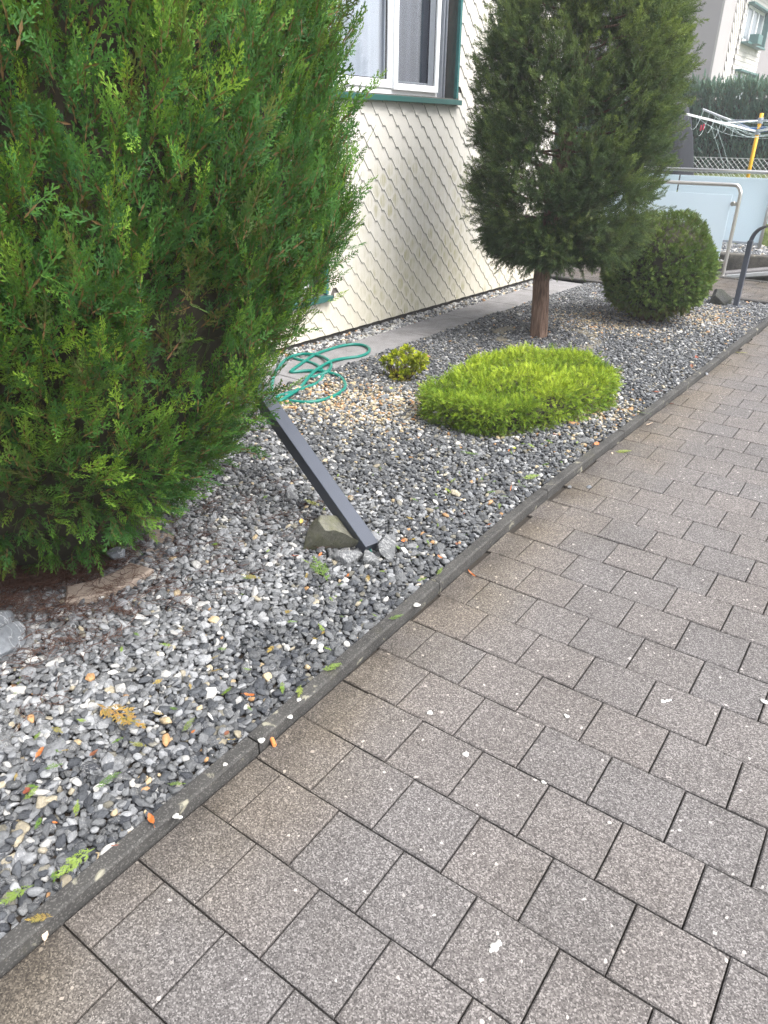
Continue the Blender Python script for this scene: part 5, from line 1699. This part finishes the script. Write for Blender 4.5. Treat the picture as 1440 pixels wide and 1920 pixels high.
for k, (x, y, l, ang, tn, od, lab) in enumerate(clip_specs):
    me = clip_mesh[k % 5].copy()
    me.materials.clear(); me.materials.append(clip_material('clipping_green', tn, od))
    onp = lab.find('pavers') >= 0
    o = bpy.data.objects.new('evergreen_clipping', me); COL.objects.link(o)
    loose(o, x, y, .006 if onp else .050)
    g = Vector((math.cos(R(ang)), math.sin(R(ang)), .05)); nn = Vector((random.gauss(0, .15), random.gauss(0, .15), 1))
    Z = g.normalized(); Y = (nn-Z*nn.dot(Z)).normalized(); X = Y.cross(Z)
    o.rotation_euler = Matrix((X, Y, Z)).transposed().to_euler()
    o.scale = (l*1.1, l, l)
    tag(o, lab, 'clipping', 'evergreen clippings on the ground')

q = np.random.default_rng(97)
variant_set('scraps', clip_mesh)
n = 130
P = np.c_[np.zeros(n), q.uniform(-.1, 3.4, n), np.full(n, .040)]
P[:, 0] = np.interp(P[:, 1], XK_Y, XK_X)-.09-np.abs(q.normal(0, .40, n))
P = P[(P[:, 0] > -1.5)]; n = len(P)
gq = np.c_[q.normal(0, 1, (n, 2)), q.normal(.05, .25, n)]
tag(scatter('evergreen_scraps', None, 'scraps', P, frame_quat(gq, np.c_[q.normal(0, .3, (n, 2)), np.ones(n)]), q.uniform(.02, .048, n), q.uniform(.1, .9, n), (q.random(n) < .25)*.6),
    'tiny green evergreen scraps strewn among the gravel stones', 'scraps', kind='stuff')
LEAFM = dict(orange=m_leaf('orange_leaf', (.30, .07, .018), (.46, .16, .04)), brown=m_leaf('brown_leaf', (.10, .035, .02), (.2, .08, .04)),
             red=m_leaf('red_brown_leaf', (.19, .05, .03), (.30, .10, .06)), yellow=m_leaf('yellow_leaf', (.55, .36, .08), (.68, .5, .16)),
             lime=m_leaf('lime_leaf', (.42, .5, .06), (.6, .62, .15)), pale=m_leaf('pale_leaf', (.5, .38, .27), (.65, .52, .4)))
def leaf_mesh(seed, asp):
    q = np.random.default_rng(seed)
    nI, nJ = 9, 5; V = []; F = []
    cu, fo = q.uniform(.1, .5), q.uniform(.1, .6)
    for i in range(nI):
        t = i/(nI-1); w = asp*math.sin(math.pi*min(1, t*1.02+.02))**.75*(1-.25*t)*(1+.12*math.sin(t*20+seed))
        for j in range(nJ):
            s = (j/(nJ-1)-.5)*w
            V.append((t-.5, s, cu*(t-.5)**2*1.3+fo*abs(s)*.9+.04*math.sin(t*9+j+seed)))
    for i in range(nI-1):
        for j in range(nJ-1):
            F.append((i*nJ+j, (i+1)*nJ+j, (i+1)*nJ+j+1, i*nJ+j+1))
    k = len(V)
    V += [(.5, -.012, 0), (.5, .012, 0), (.78, .008, .04), (.78, -.008, .04)]
    F.append((k, k+1, k+2, k+3))
    return mesh_from('leaf', V, F, True)
leaf_specs = [
    (467, 1303, .065, 'orange', 'crumpled orange leaf on gravel beside cream stones near the kerb'),
    (75, 1412, .065, 'orange', 'glossy orange leaf on pale gravel near the left edge'),
    (176, 1412, .05, 'brown', 'dark brown leaf on gravel right of the glossy orange leaf'),
    (434, 1387, .055, 'yellow', 'yellow curled leaf near the kerb, beside a brown one'),
    (424, 1376, .05, 'brown', 'brown leaf tucked behind the yellow curled leaf'),
    (52, 1484, .075, 'red', 'folded red brown leaf at the left edge of gravel'),
    (284, 1537, .075, 'orange', 'orange brown leaf scrap touching the near kerb'),
    (103, 1543, .03, 'orange', 'tiny orange leaf scrap on the near dark gravel'),
    (362, 1372, .03, 'orange', 'small orange leaf beside grey green clipping'),
    (215, 1585, .035, 'red', 'thin red leaf against the kerb, below the orange scrap'),
    (756, 1015, .07, 'orange', 'orange leaf right of the pointed upright rock'),
    (653, 1080, .08, 'orange', 'pointed orange leaf under the long grey rock'),
    (600, 1040, .055, 'orange', 'orange leaf at the foot of the olive boulder'),
    (553, 1043, .06, 'red', 'curled red brown leaf left of the olive boulder'),
    (565, 978, .06, 'yellow', 'tan leaf beside the left side of the olive boulder'),
    (785, 1096, .05, 'pale', 'pale orange leaf on gravel near the kerb below post rocks'),
    (825, 1045, .05, 'orange', 'orange leaf on gravel above the pale orange leaf'),
    (917, 984, .05, 'orange', 'bright orange leaf near the kerb halfway along'),
    (840, 900, .035, 'orange', 'small orange leaf on the dark gravel above yellowish sprig'),
    (870, 964, .08, 'red', 'long red leaf lying on dark gravel left of the bright orange leaf'),
    (856, 1020, .05, 'brown', 'dark brown leaf near kerb below the bright orange leaf'),
    (958, 915, .07, 'orange', 'thin orange leaf beside the yellow green sprig'),
    (965, 840, .055, 'lime', 'round lime green leaf in front of the cushion juniper'),
    (955, 845, .04, 'orange', 'small orange leaf beside the round lime leaf'),
    (1000, 822, .07, 'brown', 'dark brown leaf under the front of the cushion juniper'),
    (1040, 815, .07, 'red', 'red brown leaf under the right front of cushion juniper'),
    (1118, 832, .08, 'orange', 'orange leaf by the kerb, right of the cushion juniper'),
    (1132, 800, .11, 'pale', 'large pale orange leaf on golden gravel by kerb'),
    (660, 790, .06, 'orange', 'orange leaf on gravel below the hose coils'),
    (560, 728, .10, 'pale', 'pale pink brown leaf inside the hose coils'),
    (622, 745, .07, 'yellow', 'yellow leaf lying against the hose'),
    (690, 727, .05, 'red', 'small red leaf left of the dwarf shrub'),
    (733, 728, .06, 'lime', 'lime yellow leaf below the dwarf shrub'),
    (675, 775, .06, 'lime', 'pale lime leaf on gravel below golden patch'),
    (1306, 670, .10, 'red', 'red brown leaf on far gravel left of the kerb'),
    (1297, 687, .09, 'brown', 'dark leaf close to the red brown leaf by far kerb'),
    (1232, 735, .13, 'red', 'pinkish red leaf on gravel by the far kerb'),
    (1260, 757, .06, 'red', 'small red leaf on the pavers against far kerb'),
    (1218, 795, .08, 'pale', 'pale folded leaf on the pavers by the kerb'),
    (1148, 850, .06, 'pale', 'pale leaf on pavers beside yellow green sprig'),
    (885, 1077, .09, 'orange', 'thin orange leaf scrap on the pavers near the kerb'),
    (85, 1756, .045, 'pale', 'pale husk lying on pavers at lower left by kerb'),
]
lm = [leaf_mesh(i, .42+.1*(i % 3)) for i in range(6)]
for k, (x, y, l, c, lab) in enumerate(leaf_specs):
    me = lm[k % 6].copy()
    me.materials.clear(); me.materials.append(LEAFM[c])
    o = bpy.data.objects.new('fallen_leaf', me); COL.objects.link(o)
    onp = 'paver' in lab
    loose(o, x, y, .006 if onp else .050)
    o.rotation_euler = (random.gauss(0, .25), random.gauss(0, .25), random.uniform(0, 6.28))
    l *= .52
    o.scale = (l, l*(.35 if 'thin' in lab or 'long' in lab else 1), l)
    tag(o, lab, 'leaf', 'fallen leaves')

c = gz(512, 1391, .008)
st = MB().tube([(-.015, 0, 0), (-.013, 0, 0), (.013, 0, 0), (.015, 0, 0)], [.0055, .0065, .0065, .0058], 14)
tag(obj('foam_stub', st.mesh('foam_stub', smooth=False), MAT['orange'], None, (c[0], c[1], .0075), (0, 0, R(150))), 'small orange foam stub lying on the paver beside the kerb', 'stub')

def splat(name, x, y, z, parts, lab, seed):
    q = np.random.default_rng(seed); mbx = MB()
    for dx, dy, r_ in parts:
        n = 18; ph = q.uniform(0, 6.28)
        P = [(dx+r_*(1+.13*math.sin(3*a+ph)+.10*math.sin(7*a+2*ph))*math.cos(a), dy+r_*(1+.13*math.sin(3*a+ph)+.10*math.sin(7*a+2*ph))*math.sin(a)) for a in np.linspace(0, 2*math.pi, n, endpoint=False)]
        mbx.add([(p[0], p[1], 0) for p in P]+[(p[0], p[1], .0008) for p in P]+[(dx, dy, .0016)],
                [(i, (i+1) % n, n+(i+1) % n, n+i) for i in range(n)]+[(n+i, n+(i+1) % n, 2*n) for i in range(n)])
    c = gz(x, y, z)
    tag(obj(name, mbx.mesh(name, smooth=True), MAT['white_mark'], None, (c[0], c[1], z)), lab, 'dropping', 'white droppings on the paving')
for s_, (x, y, z, parts, lab) in enumerate([
    (928, 1775, .0025, [(0, 0, .010), (.003, .012, .007), (-.003, -.012, .005)], 'largest white bird dropping on a paver at the bottom'),
    (873, 1414, .0025, [(0, 0, .009)], 'round white spot on a paver in the middle'),
    (806, 1336, .0025, [(0, 0, .009)], 'round white spot on a paver nearer the kerb'),
    (1243, 1315, .0025, [(0, 0, .008), (.01, .012, .006), (.017, .02, .004)], 'elongated white dropping on a paver toward right side'),
    (1063, 1343, .0025, [(0, 0, .007), (-.006, .002, .004)], 'small white dropping between the round spot and elongated one'),
    (1018, 1466, .0025, [(0, 0, .005), (.007, 0, .003)], 'thin white scrap in the joint below the round spot'),
    (1434, 1316, .0025, [(0, 0, .009), (-.009, .004, .005)], 'white dropping at the right edge of the picture'),
    (490, 1388, .0400, [(0, 0, .010)], 'white lichen spot on the kerb beside the orange stub'),
    (544, 1344, .0400, [(0, 0, .008)], 'white lichen spot on the kerb above the orange stub'),
    (560, 1312, .0400, [(0, 0, .007)], 'small white lichen spot on the kerb by the orange leaf'),
    (422, 1433, .0400, [(0, 0, .006)], 'small white spot on the kerb below the yellow leaf'),
    (781, 1134, .0400, [(0, 0, .012), (.008, .006, .005)], 'white patch on the kerb beside grey green clipping'),
    (330, 1530, .0400, [(0, 0, .008), (.012, .004, .005)], 'pale lichen patch on the kerb beside orange scrap')]):
    splat('white_spot', x, y, z, parts, lab, s_)

# ------------------------------------------------------------------ damp air
hz_t = NT('pale_air')
pv = hz_t.n('ShaderNodeVolumePrincipled')
pv.inputs['Color'].default_value = (0.93, 0.95, 1.0, 1)
pv.inputs['Density'].default_value = 0.004
pv.inputs['Anisotropy'].default_value = 0.2
hz_t.l(pv.outputs[0], hz_t.out.inputs['Volume'])
tag(obj('haze', MB().box((-165, -125, -1.2), (165, 225, 14.0)).mesh('haze'), hz_t.m), 'thin pale autumn haze filling the air', 'haze', kind='stuff')
